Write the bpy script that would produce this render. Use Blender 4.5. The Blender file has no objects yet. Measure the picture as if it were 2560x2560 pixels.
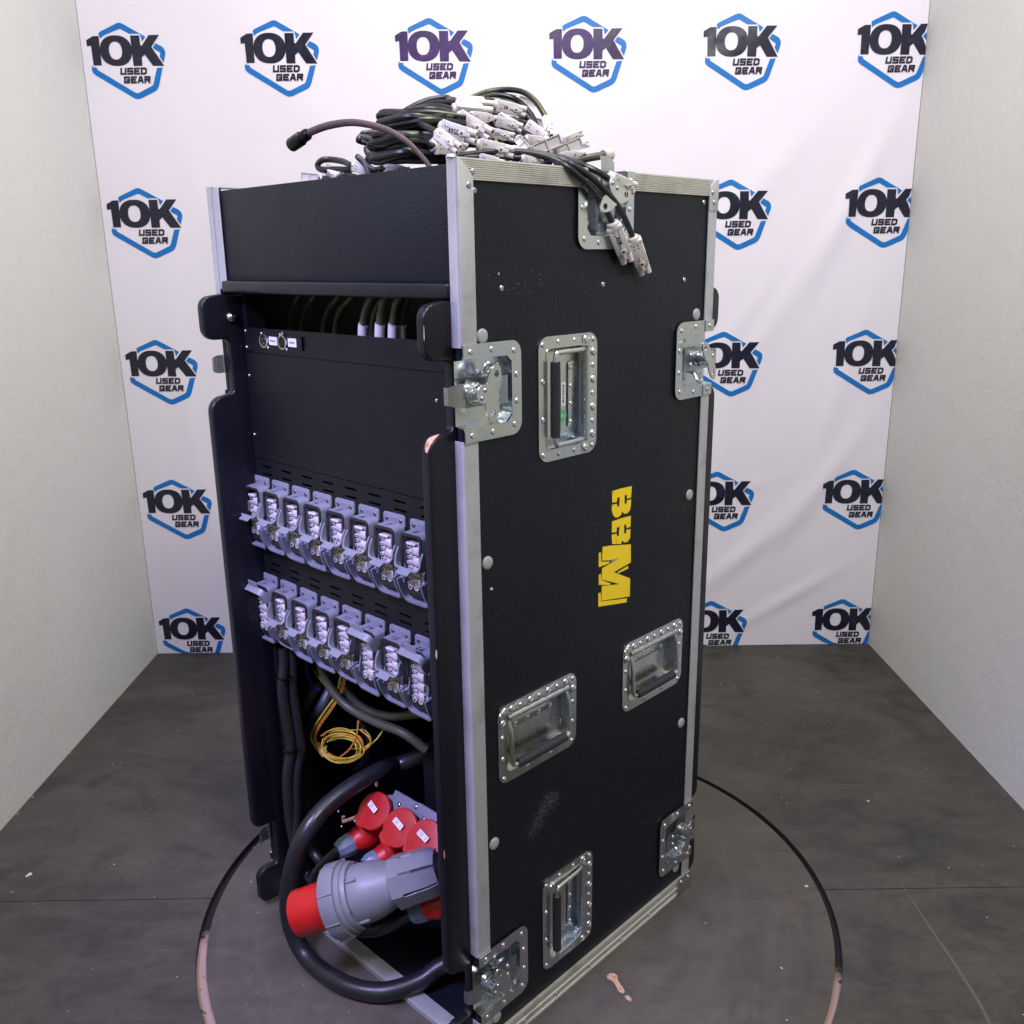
import bpy, bmesh, math, random
from mathutils import Vector as V3, Matrix, Euler
rnd = random.Random(7)
PI = math.pi
S = bpy.context.scene
COL = S.collection

# ---------------------------------------------------------------- camera
CAM = V3((0, 0, 1.2343)); FPX = 2294.17
PITCH, ROLL = 0.2695, -0.0144
Mc = Matrix.Rotation(0, 3, 'X')
_cp, _sp, _cr, _sr = math.cos(-PITCH), math.sin(-PITCH), math.cos(ROLL), math.sin(ROLL)
_base = Matrix(((1, 0, 0), (0, 0, 1), (0, -1, 0)))
# same convention as the survey of the photograph (world -> camera)
_Rx = Matrix(((1, 0, 0), (0, _cp, _sp), (0, -_sp, _cp)))
_Rr = Matrix(((_cr, _sr, 0), (-_sr, _cr, 0), (0, 0, 1)))
W2C = _Rr @ _Rx @ _base
cd = bpy.data.cameras.new('camera')
cd.sensor_width = 36; cd.lens = FPX / 2560 * 36
cd.clip_start = 0.02; cd.clip_end = 50
cam = bpy.data.objects.new('camera', cd); COL.objects.link(cam)
cam.matrix_world = Matrix.Translation(CAM) @ W2C.transposed().to_4x4()
S.camera = cam

# ---------------------------------------------------------------- world and lamps
w = bpy.data.worlds.new('World'); S.world = w; w.use_nodes = True
bg = w.node_tree.nodes['Background']
bg.inputs[0].default_value = (0.60, 0.62, 0.66, 1); bg.inputs[1].default_value = 0.32
def area(name, loc, target, sx, sy, power, colour):
    l = bpy.data.lights.new(name, 'AREA'); l.shape = 'RECTANGLE'; l.size = sx; l.size_y = sy
    l.energy = power; l.color = colour
    o = bpy.data.objects.new(name, l); COL.objects.link(o); o.location = loc
    o.rotation_euler = (V3(target) - V3(loc)).to_track_quat('-Z', 'Y').to_euler()
    return o
area('ceiling_lamp', (0.10, 1.25, 2.75), (0.10, 2.3, 0.6), 1.5, 0.5, 25, (0.98, 0.965, 1.0))
area('ceiling_lamp', (0.75, -0.35, 3.2), (0.15, 2.3, 0.4), 1.0, 0.45, 58, (1.0, 0.97, 0.95))
vl = area('violet_lamp', (-0.95, 0.45, 1.95), (-0.36, 1.45, 0.55), 0.4, 0.4, 8.5, (0.52, 0.47, 1.0)); vl.data.spread = math.radians(62)
area('violet_lamp', (0.0, 1.25, 2.12), (0.0, 2.8, 1.78), 0.95, 0.12, 5.0, (0.55, 0.25, 1.0))
area('yellow_lamp', (0.10, 1.75, 2.7), (0.12, 1.55, 1.2), 0.3, 0.3, 8.0, (0.85, 1.0, 0.22))
S.view_settings.view_transform = 'Standard'; S.view_settings.look = 'None'
S.view_settings.exposure = 0.0; S.view_settings.gamma = 1
S.cycles.use_denoising = True
S.cycles.max_bounces = 8

# ---------------------------------------------------------------- frames
A = 0.80116
N = V3((-0.0621, 1.1753, 0))
CF = Matrix.Translation(N) @ Matrix.Rotation(A, 4, 'Z')     # case frame: x = along the side, y = across the front, z up
CI = CF.inverted()
CW, CD, CH = 0.600, 0.586, 1.352
def ray(px, py):
    d = W2C.transposed() @ V3(((px - 1280) / FPX, -(py - 1280) / FPX, -1))
    return CI @ CAM, CI.to_3x3() @ d
def onu(px, py, u):
    o, d = ray(px, py); return o + d * ((u - o.x) / d.x)
def onv(px, py, v):
    o, d = ray(px, py); return o + d * ((v - o.y) / d.y)
def onz(px, py, z):
    o, d = ray(px, py); return o + d * ((z - o.z) / d.z)

# ---------------------------------------------------------------- materials
MATS = {}
class NT:
    def __init__(s, name):
        s.m = bpy.data.materials.new(name); s.m.use_nodes = True
        s.t = s.m.node_tree; s.b = s.t.nodes['Principled BSDF']; MATS[name] = s.m
        s.tc = s.t.nodes.new('ShaderNodeTexCoord')
    def n(s, ty, **kw):
        x = s.t.nodes.new(ty)
        for k, v in kw.items():
            if k in x.inputs: x.inputs[k].default_value = v
            else: setattr(x, k, v)
        return x
    def l(s, a, b): s.t.links.new(a, b)
    def noise(s, scale, detail=4, rough=0.55, coord='Object', stretch=None, dist=0.0):
        x = s.n('ShaderNodeTexNoise', Scale=scale, Detail=detail, Roughness=rough, Distortion=dist)
        c = s.tc.outputs[coord]
        if stretch:
            mp = s.n('ShaderNodeMapping'); mp.inputs['Scale'].default_value = stretch
            s.l(c, mp.inputs[0]); c = mp.outputs[0]
        s.l(c, x.inputs['Vector']); return x.outputs[0]
    def ramp(s, f, stops):
        r = s.n('ShaderNodeValToRGB'); e = r.color_ramp.elements
        while len(e) < len(stops): e.new(0.5)
        for i, (p, c) in enumerate(stops):
            e[i].position = p; e[i].color = (*c, 1) if len(c) == 3 else c
        s.l(f, r.inputs[0]); return r.outputs[0]
    def mix(s, f, a, b):
        m = s.n('ShaderNodeMix', data_type='RGBA')
        if hasattr(f, 'is_output'): s.l(f, m.inputs[0])
        else: m.inputs[0].default_value = f
        for i, c in ((6, a), (7, b)):
            if hasattr(c, 'is_output'): s.l(c, m.inputs[i])
            else: m.inputs[i].default_value = (*c, 1)
        return m.outputs[2]
    def math(s, op, a, b=0.5, clamp=False):
        m = s.n('ShaderNodeMath', operation=op); m.use_clamp = clamp
        for i, c in ((0, a), (1, b)):
            if hasattr(c, 'is_output'): s.l(c, m.inputs[i])
            else: m.inputs[i].default_value = c
        return m.outputs[0]
    def bump(s, h, strength=0.3, dist=0.001, prev=None):
        b = s.n('ShaderNodeBump', Strength=strength, Distance=dist)
        s.l(h, b.inputs['Height'])
        if prev: s.l(prev, b.inputs['Normal'])
        s.l(b.outputs[0], s.b.inputs['Normal']); return b.outputs[0]
    def base(s, c):
        if hasattr(c, 'is_output'): s.l(c, s.b.inputs['Base Color'])
        else: s.b.inputs['Base Color'].default_value = (*c, 1)
        return s
    def rough(s, r):
        if hasattr(r, 'is_output'): s.l(r, s.b.inputs['Roughness'])
        else: s.b.inputs['Roughness'].default_value = r
        return s
    def metal(s, v=1.0): s.b.inputs['Metallic'].default_value = v; return s
    def spec(s, v): s.b.inputs['Specular IOR Level'].default_value = v; return s

def simple(name, c, r, var=0.0, metal=0, bumpscale=None, bs=0.1, vs=14, spec=0.5):
    m = NT(name)
    if var:
        f = m.noise(vs, 5)
        m.base(m.mix(f, tuple(x * (1 - var) for x in c), tuple(min(1, x * (1 + var)) for x in c)))
        m.rough(m.ramp(m.noise(vs * 2.3, 5), [(0.3, (max(0, r - .09),) * 3), (0.7, (min(1, r + .09),) * 3)]))
    else: m.base(c).rough(r)
    m.metal(metal).spec(spec)
    if bumpscale: m.bump(m.noise(bumpscale, 3), bs, 0.0006)
    return m

# plaster wall
m = NT('wall_plaster'); f = m.noise(1.6, 5)
c = m.mix(f, (.64, .635, .605), (.70, .695, .67)); c = m.mix(m.ramp(m.noise(3.5, 8, .7, dist=1.0), [(.60, (0,) * 3), (.74, (.35,) * 3)]), c, (.56, .55, .52))
m.base(c).rough(.85)
b1 = m.bump(m.noise(70, 6, .6), .34, .004); m.bump(m.noise(9, 3), .25, .01, b1)
# banner cloth
m = NT('banner_cloth'); m.base(m.mix(m.noise(2.2, 4), (.70, .665, .735), (.76, .73, .795))).rough(.55).spec(.35)
m.bump(m.noise(600, 2), .15, .0005)
m = simple('print_blue', (.006, .150, .47), .42, .10, spec=.3)
m = simple('print_navy', (.008, .009, .026), .24, .15, spec=.45)
m = simple('print_edge', (.80, .80, .84), .5)
# floor board
def floorm(name, rot):
    m = NT(name)
    f1 = m.noise(2.2, 8, .62, stretch=(1, 1.6, 1), dist=.6); f2 = m.noise(11, 7, .65, stretch=(1, 2.5, 1), dist=.5)
    f3 = m.noise(90, 3, .7)
    c = m.ramp(f1, [(.32, (.026, .026, .025)), (.47, (.049, .044, .038)), (.58, (.078, .068, .056)), (.70, (.108, .094, .078))])
    c = m.mix(m.ramp(f2, [(.36, (0, 0, 0)), (.70, (.8,) * 3)]), c, (.088, .077, .064))
    c = m.mix(m.ramp(m.noise(4.2, 9, .75, dist=1.8), [(.50, (0,) * 3), (.66, (.75,) * 3)]), c, (.026, .027, .028))
    c = m.mix(m.ramp(m.noise(38, 8, .75, stretch=(1, 3, 1)), [(.48, (0,) * 3), (.70, (.55,) * 3)]), c, (.030, .028, .027))
    if rot:   # polishing swirls round the middle
        sx = m.n('ShaderNodeSeparateXYZ'); m.l(m.tc.outputs['Object'], sx.inputs[0])
        rr = m.math('SQRT', m.math('ADD', m.math('POWER', sx.outputs[0], 2.0), m.math('POWER', sx.outputs[1], 2.0)))
        an = m.math('ARCTAN2', sx.outputs[1], sx.outputs[0]); cb_ = m.n('ShaderNodeCombineXYZ'); m.l(m.math('MULTIPLY', rr, 26.0), cb_.inputs[0]); m.l(m.math('MULTIPLY', an, 1.6), cb_.inputs[1])
        sw = m.n('ShaderNodeTexNoise', Scale=1.0, Detail=6.0, Roughness=.65); m.l(cb_.outputs[0], sw.inputs['Vector'])
        c = m.mix(m.ramp(sw.outputs[0], [(.46, (0,) * 3), (.72, (.32,) * 3)]), c, (.125, .112, .105))
    # thin light scratches
    sc = m.noise(6, 4, .6, stretch=(14, .9, 1) if rot else (1, 12, 1), dist=.3)
    c = m.mix(m.ramp(sc, [(.68, (0,) * 3), (.78, (.5,) * 3)]), c, (.13, .12, .11))
    c = m.mix(m.ramp(f3, [(.70, (0,) * 3), (.78, (.45,) * 3)]), c, (.20, .18, .16))
    c = m.mix(.16, c, (.0, .0, .0)) if not rot else m.mix(.26, c, (.105, .090, .076))
    m.base(c); m.rough(m.ramp(f2, [(.3, (.42,) * 3), (.7, (.62,) * 3)])).spec(.4)
    b = m.bump(f3, .12, .001); m.bump(f2, .2, .002, b)
floorm('floor_vinyl', False); floorm('turntable_vinyl', True)
m = NT('raw_plywood'); m.base(m.ramp(m.noise(12, 6, .6, stretch=(1, 1, 14)), [(.3, (.42, .27, .16)), (.7, (.62, .44, .30))])).rough(.75)
simple('cut_edge', (.012, .012, .013), .8)
m = NT('disc_ply'); sx = m.n('ShaderNodeSeparateXYZ'); m.l(m.tc.outputs['Object'], sx.inputs[0])
f = m.math('ADD', m.math('ADD', sx.outputs[1], m.math('MULTIPLY', sx.outputs[0], .12)), m.math('MULTIPLY', m.noise(9, 5, .6, stretch=(1, 1, 6)), .30))
wd = m.mix(m.ramp(m.noise(24, 5, .7, stretch=(1, 1, 2)), [(.60, (0,) * 3), (.64, (1,) * 3)]), (.34, .235, .20), (.03, .025, .025))
m.base(m.mix(m.ramp(m.math('ADD', f, .5, True), [(.46, (0,) * 3), (.52, (1,) * 3)]), wd, (.003, .003, .003))).rough(.8)
simple('crumb_brown', (.20, .16, .13), .85, .4)
simple('under_floor', (.008, .008, .009), .9)
# black pebbled laminate of the case
m = NT('case_laminate')
v = m.n('ShaderNodeTexVoronoi', Scale=330.0); m.l(m.tc.outputs['Object'], v.inputs['Vector'])
sc = m.noise(3.0, 7, .7, stretch=(1, 1, 5), dist=1.2); sp = m.noise(55, 4, .7)
c = m.mix(m.ramp(m.noise(2.2, 4), [(.3, (0,) * 3), (.7, (1,) * 3)]), (.0038, .0053, .0098), (.0064, .0088, .0155))
c = m.mix(m.math('MULTIPLY', m.ramp(sc, [(.62, (0,) * 3), (.80, (1,) * 3)]), m.ramp(sp, [(.5, (0,) * 3), (.7, (.6,) * 3)])), c, (.10, .10, .11))
c = m.mix(m.ramp(m.noise(150, 2, .5), [(.76, (0,) * 3), (.79, (.5,) * 3)]), c, (.16, .16, .17))
m.base(c).rough(m.ramp(m.noise(7, 5, .6), [(.3, (.40,) * 3), (.7, (.56,) * 3)])).spec(.30)
b = m.bump(v.outputs['Distance'], .5, .0007); m.bump(m.noise(110, 4, .6, stretch=(1, 1, 1)), .45, .0012, b)
# painted black wood
m = NT('black_paint'); c = m.mix(m.ramp(m.noise(60, 4, .7, stretch=(1, 1, .35)), [(.70, (0,) * 3), (.76, (.6,) * 3)]), (.006, .006, .011), (.07, .06, .06))
m.spec(.35).base(c).rough(m.ramp(m.noise(9, 5), [(.3, (.24,) * 3), (.7, (.42,) * 3)])); m.bump(m.noise(25, 4), .15, .001)
# black sheet metal
m = NT('black_sheet')
sc = m.noise(5, 6, .7, stretch=(1, 1.0, 5), dist=1.5)
c = m.mix(m.ramp(sc, [(.64, (0,) * 3), (.80, (.35,) * 3)]), (.0055, .006, .0075), (.05, .05, .065))
m.spec(.22).base(c).rough(m.ramp(m.noise(14, 5), [(.3, (.42,) * 3), (.7, (.56,) * 3)])); m.bump(m.noise(700, 2), .2, .0003)
# aluminium
def alum(name, st, c0=(.46, .475, .505), c1=(.60, .61, .635)):
    m = NT(name); f = m.noise(60, 4, .6, stretch=st); g = m.noise(14, 6, .65)
    c = m.mix(f, c0, c1); c = m.mix(m.ramp(g, [(.52, (0,) * 3), (.72, (.55,) * 3)]), c, (.26, .25, .24))
    m.base(c).metal(.5).rough(m.ramp(m.noise(25, 5), [(.3, (.36,) * 3), (.7, (.55,) * 3)])); m.bump(f, .2, .0004)
alum('aluminium', (12, 12, .4)); alum('aluminium_rail', (.4, 12, 14), (.52, .52, .48), (.70, .69, .62))
# zinc plated steel, slightly iridescent
m = NT('zinc_steel'); f = m.noise(7, 4, .5, dist=.6)
c = m.ramp(f, [(.25, (.53, .62, .75)), (.42, (.63, .67, .71)), (.55, (.66, .68, .62)), (.68, (.54, .62, .72)), (.8, (.64, .65, .67))])
c = m.mix(m.ramp(m.noise(40, 6, .7), [(.60, (0,) * 3), (.72, (.5,) * 3)]), c, (.28, .275, .27))
m.base(c).metal(1).rough(m.ramp(m.noise(22, 5), [(.3, (.17,) * 3), (.7, (.34,) * 3)])); m.bump(m.noise(9, 2), .10, .0006)
simple('rivet_steel', (.72, .72, .74), .28, .08, 1)
simple('screw_steel', (.55, .56, .60), .25, .10, 1)
simple('black_screw', (.03, .03, .035), .3, 0, 1)
simple('dark_screw', (.16, .16, .20), .35, .2, 1)
simple('grip_rubber', (.018, .018, .022), .45, .25, 0, 60, .4)
m = simple('cable_rubber', (.012, .013, .016), .36, .25, 0, 220, .15)
simple('olive_cable', (.060, .065, .040), .42, .15)
simple('grey_hose', (.055, .06, .075), .40, .15)
simple('white_plug_plastic', (.60, .57, .555), .42, .07, 0, 120, .08)
simple('old_white_plastic', (.52, .49, .45), .45, .10)
simple('insert_plastic', (.48, .455, .47), .45, .10, 0, 90, .1)
simple('dark_hole', (.004, .004, .005), .7)
simple('housing_plastic', (.168, .178, .225), .42, .08, 0, 260, .06)
simple('gasket_rubber', (.010, .010, .013), .55)
m = simple('red_plastic', (.47, .008, .010), .38, .22, 0, 60, .05)
m = simple('lid_red', (.40, .008, .012), .33, .10, 0, 60, .05)
simple('plug_grey', (.175, .18, .215), .44, .30, 0, 70, .10)
simple('plug_blue_grey', (.13, .165, .25), .40, .12)
simple('sticker_white', (.72, .72, .76), .5)
simple('ink', (.012, .012, .03), .5)
simple('ink_blue', (.02, .05, .18), .5)
simple('green_sticker', (.03, .36, .16), .5)
m = NT('yellow_vinyl'); w1 = m.ramp(m.noise(95, 5, .75), [(.615, (0,) * 3), (.63, (1,) * 3)]); w2 = m.ramp(m.noise(9, 3), [(.42, (0,) * 3), (.6, (1,) * 3)])
m.base(m.mix(m.math('MULTIPLY', w1, w2), (.92, .66, .010), (.03, .03, .02))).rough(.5)
simple('grey_vinyl', (.30, .32, .36), .5)
simple('cap_plastic', (.34, .37, .36), .42, .06)
simple('wire_yellow', (.50, .40, .05), .42, .2); simple('wire_orange', (.62, .26, .03), .42, .2); simple('wire_green', (.30, .40, .05), .42, .2)
simple('blue_wire', (.01, .03, .25), .4)
m = NT('braided_sleeve'); m.base(m.mix(m.noise(160, 3, .6), (.035, .020, .024), (.12, .075, .08))).rough(.6); m.bump(m.noise(420, 2), .8, .001)
m = NT('chip_wood'); m.base(m.ramp(m.noise(160, 5, .7, stretch=(1, 1, .2)), [(.36, (.16, .09, .06)), (.46, (.48, .29, .19)), (.7, (.60, .40, .28))])).rough(.85)
simple('dust', (.55, .54, .52), .8); simple('scuff', (.10, .10, .105), .6, .5)

# ---------------------------------------------------------------- mesh helpers
def bmn(): return bmesh.new()
def box(bm, c, s, rot=None, bev=0.0, seg=1, mat=None):
    M = Matrix.Translation(V3(c))
    if rot is not None: M = M @ rot.to_4x4()
    M = (mat @ M) if mat is not None else M
    t = bmesh.new()
    bmesh.ops.create_cube(t, size=1, matrix=Matrix.Diagonal((s[0], s[1], s[2], 1)))
    if bev: bmesh.ops.bevel(t, geom=list(t.edges), offset=bev, segments=seg, affect='EDGES', profile=.5)
    t.transform(M); join(bm, t)
def join(bm, t, mat=None):
    if mat is not None: t.transform(mat)
    mp = {}
    for v in t.verts: mp[v] = bm.verts.new(v.co)
    for f in t.faces:
        try: bm.faces.new([mp[v] for v in f.verts])
        except ValueError: pass
    t.free()
def frame_to(p0, d, up=V3((0, 0, 1))):
    z = V3(d).normalized()
    if abs(z.dot(up)) > .98: up = V3((1, 0, 0))
    x = up.cross(z).normalized(); y = z.cross(x)
    return Matrix.Translation(V3(p0)) @ Matrix((x, y, z)).transposed().to_4x4()
def lathe(bm, p0, d, prof, seg=20, up=V3((0, 0, 1)), caps=True):
    M = frame_to(p0, d, up); rings = []
    for t, r in prof:
        rings.append([bm.verts.new(M @ V3((r * math.cos(2 * PI * i / seg), r * math.sin(2 * PI * i / seg), t))) for i in range(seg)])
    for a, b in zip(rings, rings[1:]):
        for i in range(seg):
            bm.faces.new((a[i], a[(i + 1) % seg], b[(i + 1) % seg], b[i]))
    if caps:
        bm.faces.new(list(reversed(rings[0]))); bm.faces.new(rings[-1])
def cyl(bm, p0, p1, r, r1=None, seg=16):
    p0 = V3(p0); p1 = V3(p1)
    lathe(bm, p0, p1 - p0, [(0, r), ((p1 - p0).length, r if r1 is None else r1)], seg)
def smooth_pts(P, n=8):
    P = [V3(p) for p in P]; out = []
    for i in range(len(P) - 1):
        a = P[i - 1] if i else P[0] * 2 - P[1]; b, c = P[i], P[i + 1]
        d = P[i + 2] if i + 2 < len(P) else P[-1] * 2 - P[-2]
        for k in range(n):
            t = k / n
            out.append(.5 * ((2 * b) + (c - a) * t + (2 * a - 5 * b + 4 * c - d) * t * t + (3 * b - a - 3 * c + d) * t ** 3))
    out.append(P[-1]); return out
def tube(bm, P, r, seg=10, n=8, smooth=True):
    P = smooth_pts(P, n) if smooth else [V3(p) for p in P]
    rings = []; t0 = (P[1] - P[0]).normalized()
    nr = t0.cross(V3((0.13, 0.2, 1))).normalized()
    for i, p in enumerate(P):
        t = (P[min(i + 1, len(P) - 1)] - P[max(i - 1, 0)]).normalized()
        nr = (nr - t * nr.dot(t)).normalized(); bn = t.cross(nr)
        rr = r(i / (len(P) - 1)) if callable(r) else r
        rings.append([bm.verts.new(p + (nr * math.cos(2 * PI * k / seg) + bn * math.sin(2 * PI * k / seg)) * rr) for k in range(seg)])
    for a, b in zip(rings, rings[1:]):
        for k in range(seg): bm.faces.new((a[k], a[(k + 1) % seg], b[(k + 1) % seg], b[k]))
    bm.faces.new(list(reversed(rings[0]))); bm.faces.new(rings[-1])
def prism(bm, poly, M, th, bev=0.0):
    """poly: 2D points in XY of M; extruded from z=0 to z=th"""
    t = bmesh.new(); vs = [t.verts.new((p[0], p[1], 0)) for p in poly]
    f = t.faces.new(vs); f.normal_update()
    r = bmesh.ops.extrude_face_region(t, geom=[f])
    bmesh.ops.translate(t, verts=[v for v in r['geom'] if isinstance(v, bmesh.types.BMVert)], vec=(0, 0, th))
    bmesh.ops.recalc_face_normals(t, faces=t.faces)
    if bev:
        es = [e for e in t.edges if abs(e.verts[0].co.z - th) < 1e-7 and abs(e.verts[1].co.z - th) < 1e-7]
        bmesh.ops.bevel(t, geom=es, offset=bev, segments=2, affect='EDGES', profile=.5)
    join(bm, t, M)
def rrect(w, h, r, n=5, cx=0, cy=0):
    if not isinstance(r, (list, tuple)): r = [r] * 4
    out = []
    for k, (sx, sy) in enumerate(((1, 1), (-1, 1), (-1, -1), (1, -1))):
        for i in range(n + 1):
            a = PI / 2 * (k + i / n)
            out.append((cx + sx * (w / 2 - r[k]) + r[k] * math.cos(a), cy + sy * (h / 2 - r[k]) + r[k] * math.sin(a)))
    return out
def ringplate(bm, outer, inner, M, th):
    """flat frame: outer and inner loops with the same count"""
    n = len(outer); t = bmesh.new()
    L = [[t.verts.new((p[0], p[1], z)) for p in lp] for lp, z in ((outer, 0), (outer, th), (inner, th), (inner, 0))]
    for a, b in zip(L, L[1:] + L[:1]):
        for i in range(n): t.faces.new((a[i], a[(i + 1) % n], b[(i + 1) % n], b[i]))
    join(bm, t, M)
def dish(bm, inner, depth, M, shrink=.94, z0=0):
    n = len(inner); t = bmesh.new()
    cx = sum(p[0] for p in inner) / n; cy = sum(p[1] for p in inner) / n
    a = [t.verts.new((p[0], p[1], z0)) for p in inner]
    b = [t.verts.new((cx + (p[0] - cx) * shrink, cy + (p[1] - cy) * shrink, z0 - depth)) for p in inner]
    for i in range(n): t.faces.new((a[(i + 1) % n], a[i], b[i], b[(i + 1) % n]))
    t.faces.new(b); join(bm, t, M)
def gridpanel(bm, x0, x1, y0, y1, holes, M, th):
    """panel in XY with rectangular openings, thickness th towards -z"""
    xs = sorted({x0, x1, *[h[0] for h in holes], *[h[1] for h in holes]}); xs = [x for x in xs if x0 <= x <= x1]
    ys = sorted({y0, y1, *[h[2] for h in holes], *[h[3] for h in holes]}); ys = [y for y in ys if y0 <= y <= y1]
    t = bmesh.new(); g = {}
    def vv(i, j):
        if (i, j) not in g: g[i, j] = t.verts.new((xs[i], ys[j], 0))
        return g[i, j]
    for i in range(len(xs) - 1):
        for j in range(len(ys) - 1):
            cx, cy = (xs[i] + xs[i + 1]) / 2, (ys[j] + ys[j + 1]) / 2
            if any(h[0] < cx < h[1] and h[2] < cy < h[3] for h in holes): continue
            t.faces.new((vv(i, j), vv(i + 1, j), vv(i + 1, j + 1), vv(i, j + 1)))
    r = bmesh.ops.extrude_face_region(t, geom=list(t.faces))
    bmesh.ops.translate(t, verts=[v for v in r['geom'] if isinstance(v, bmesh.types.BMVert)], vec=(0, 0, -th))
    join(bm, t, M)
MESHN = {}
def finish(name, bm, mat, angle=35, recalc=True):
    if recalc: bmesh.ops.recalc_face_normals(bm, faces=bm.faces)
    me = bpy.data.meshes.new(name); bm.to_mesh(me); bm.free()
    me.materials.append(MATS[mat])
    for p in me.polygons: p.use_smooth = True
    me.set_sharp_from_angle(angle=math.radians(angle))
    return me
def obj(name, bm_or_me, mat=None, parent=None, M=None, label=None, angle=35, recalc=True):
    me = finish(name, bm_or_me, mat, angle, recalc) if isinstance(bm_or_me, bmesh.types.BMesh) else bm_or_me
    o = bpy.data.objects.new(name, me); COL.objects.link(o)
    if parent is not None: o.parent = parent
    if M is not None: o.matrix_basis = M
    if label: o['label'] = label
    return o
def tag(o, label, cat, group=None):
    o['label'] = label; o['category'] = cat
    if group: o['group'] = group
    return o
def empty(name, M, label, cat, group=None):
    o = bpy.data.objects.new(name, None); COL.objects.link(o); o.matrix_basis = M; o.empty_display_size = .05
    return tag(o, label, cat, group)
def struct(name, bm, mat, M=None, angle=35):
    o = obj(name, bm, mat, None, M, angle=angle); o['kind'] = 'structure'; return o
def basis(X, Y, Z, o=(0, 0, 0)):
    return Matrix.Translation(V3(o)) @ Matrix((V3(X), V3(Y), V3(Z))).transposed().to_4x4()
# faces of the case as drawing planes (x right, y up, z out of the face)
SIDE = basis((1, 0, 0), (0, 0, 1), (0, -1, 0))                    # near side face: x = u, y = z
FRONT = basis((0, -1, 0), (0, 0, 1), (-1, 0, 0))                  # front face: x = -v, y = z

# ================================================================ ROOM
XL, XR, YB = -1.170, 1.163, 2.795
TC = V3((.0008, 1.577, 0)); TR = .617
bm = bmn()
SEAM = 1.577
def halffloor(sgn):
    t = bmesh.new(); n = 96
    arc = [(TC.x + TR * math.cos(a), SEAM + sgn * .0008 + TR * math.sin(a)) for a in [(0 if sgn > 0 else -PI) + PI * i / n for i in range(n + 1)]]
    if sgn > 0: poly = [(XL, SEAM + .0008), (XL, 2.81), (XR, 2.81), (XR, SEAM + .0008)] + arc
    else: poly = [(XR, SEAM - .0008), (XR, -1.6), (XL, -1.6), (XL, SEAM - .0008)] + arc
    vs = [t.verts.new((*p, 0)) for p in poly]; f = t.faces.new(vs)
    bmesh.ops.triangulate(t, faces=[f])
    return t
for sgn in (1, -1):
    o = obj('floor', halffloor(sgn), 'floor_vinyl'); o['kind'] = 'structure'
    bm = bmn()
    vs = [[bm.verts.new((x, SEAM + sgn * .0008, z)) for x in (XL, TC.x - TR)] for z in (-.0003, -.02)]
    bm.faces.new((vs[0][0], vs[0][1], vs[1][1], vs[1][0]))
    vs = [[bm.verts.new((x, SEAM + sgn * .0008, z)) for x in (XR, TC.x + TR)] for z in (-.0003, -.02)]
    bm.faces.new((vs[0][0], vs[0][1], vs[1][1], vs[1][0]))
    obj('seam_edge', bm, 'under_floor', o)
bm = bmn(); n = 160
r0 = [bm.verts.new((TC.x + TR * math.cos(2 * PI * i / n), TC.y + TR * math.sin(2 * PI * i / n), -.0003)) for i in range(n)]
r1 = [bm.verts.new((TC.x + (TR - .0) * math.cos(2 * PI * i / n), TC.y + TR * math.sin(2 * PI * i / n), -.022)) for i in range(n)]
for i in range(n): bm.faces.new((r0[i], r0[(i + 1) % n], r1[(i + 1) % n], r1[i]))
struct('floor_opening', bm, 'cut_edge')
bm = bmn(); box(bm, (0, .6, -.035), (2.36, 4.4, .02)); struct('subfloor', bm, 'under_floor')
# walls
for name, x, s in (('wall', XL, -1), ('wall', XR, 1)):
    bm = bmn(); box(bm, (x + s * .05, .6, 1.3), (.10, 4.4, 2.64)); struct(name, bm, 'wall_plaster')
bm = bmn(); box(bm, (0, YB + .075, 1.3), (2.33, .1, 2.64)); struct('wall', bm, 'wall_plaster')

# turntable
TT = empty('turntable', Matrix.Translation(V3((TC.x + .003, TC.y + .001, 0))), 'round dark turntable disc set flush in the floor under the case', 'turntable')
bm = bmn(); TTR = .6020
lathe(bm, (0, 0, -.002), (0, 0, 1), [(0, TTR), (.0016, TTR), (.002, TTR - .0006)], 160)
obj('disc', bm, 'turntable_vinyl', TT)
bm = bmn(); lathe(bm, (0, 0, -.020), (0, 0, 1), [(0, TTR - .0006), (.0178, TTR - .0006)], 160); obj('disc_edge', bm, 'disc_ply', TT)
bm = bmn(); ringplate(bm, [(.622 * math.cos(2 * PI * i / 160), .622 * math.sin(2 * PI * i / 160)) for i in range(160)], [((TTR - .004) * math.cos(2 * PI * i / 160), (TTR - .004) * math.sin(2 * PI * i / 160)) for i in range(160)], Matrix.Translation((-.003, -.001, -.0175)), .004); obj('ledge', bm, 'disc_ply', TT)
def blob(pts, M, th, name, mat, parent):
    bm = bmn(); prism(bm, pts, M, th); return obj(name, bm, mat, parent)
cm = CF.inverted()
def fl(px, py):
    p = CF @ onz(px, py, 0); return (p.x - TT.location.x, p.y - TT.location.y)
ch = [(1517, 2440), (1524, 2434), (1536, 2434), (1543, 2440), (1545, 2452), (1556, 2468), (1562, 2480), (1556, 2485), (1546, 2478), (1538, 2462), (1530, 2452), (1519, 2448)]
blob([fl(*p) for p in ch], Matrix.Identity(4), .0009, 'bare_patch', 'chip_wood', TT)
blob([fl(*p) for p in [(1561, 2492), (1570, 2489), (1579, 2498), (1578, 2505), (1568, 2500)]], Matrix.Identity(4), .0009, 'bare_patch', 'chip_wood', TT)
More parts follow.
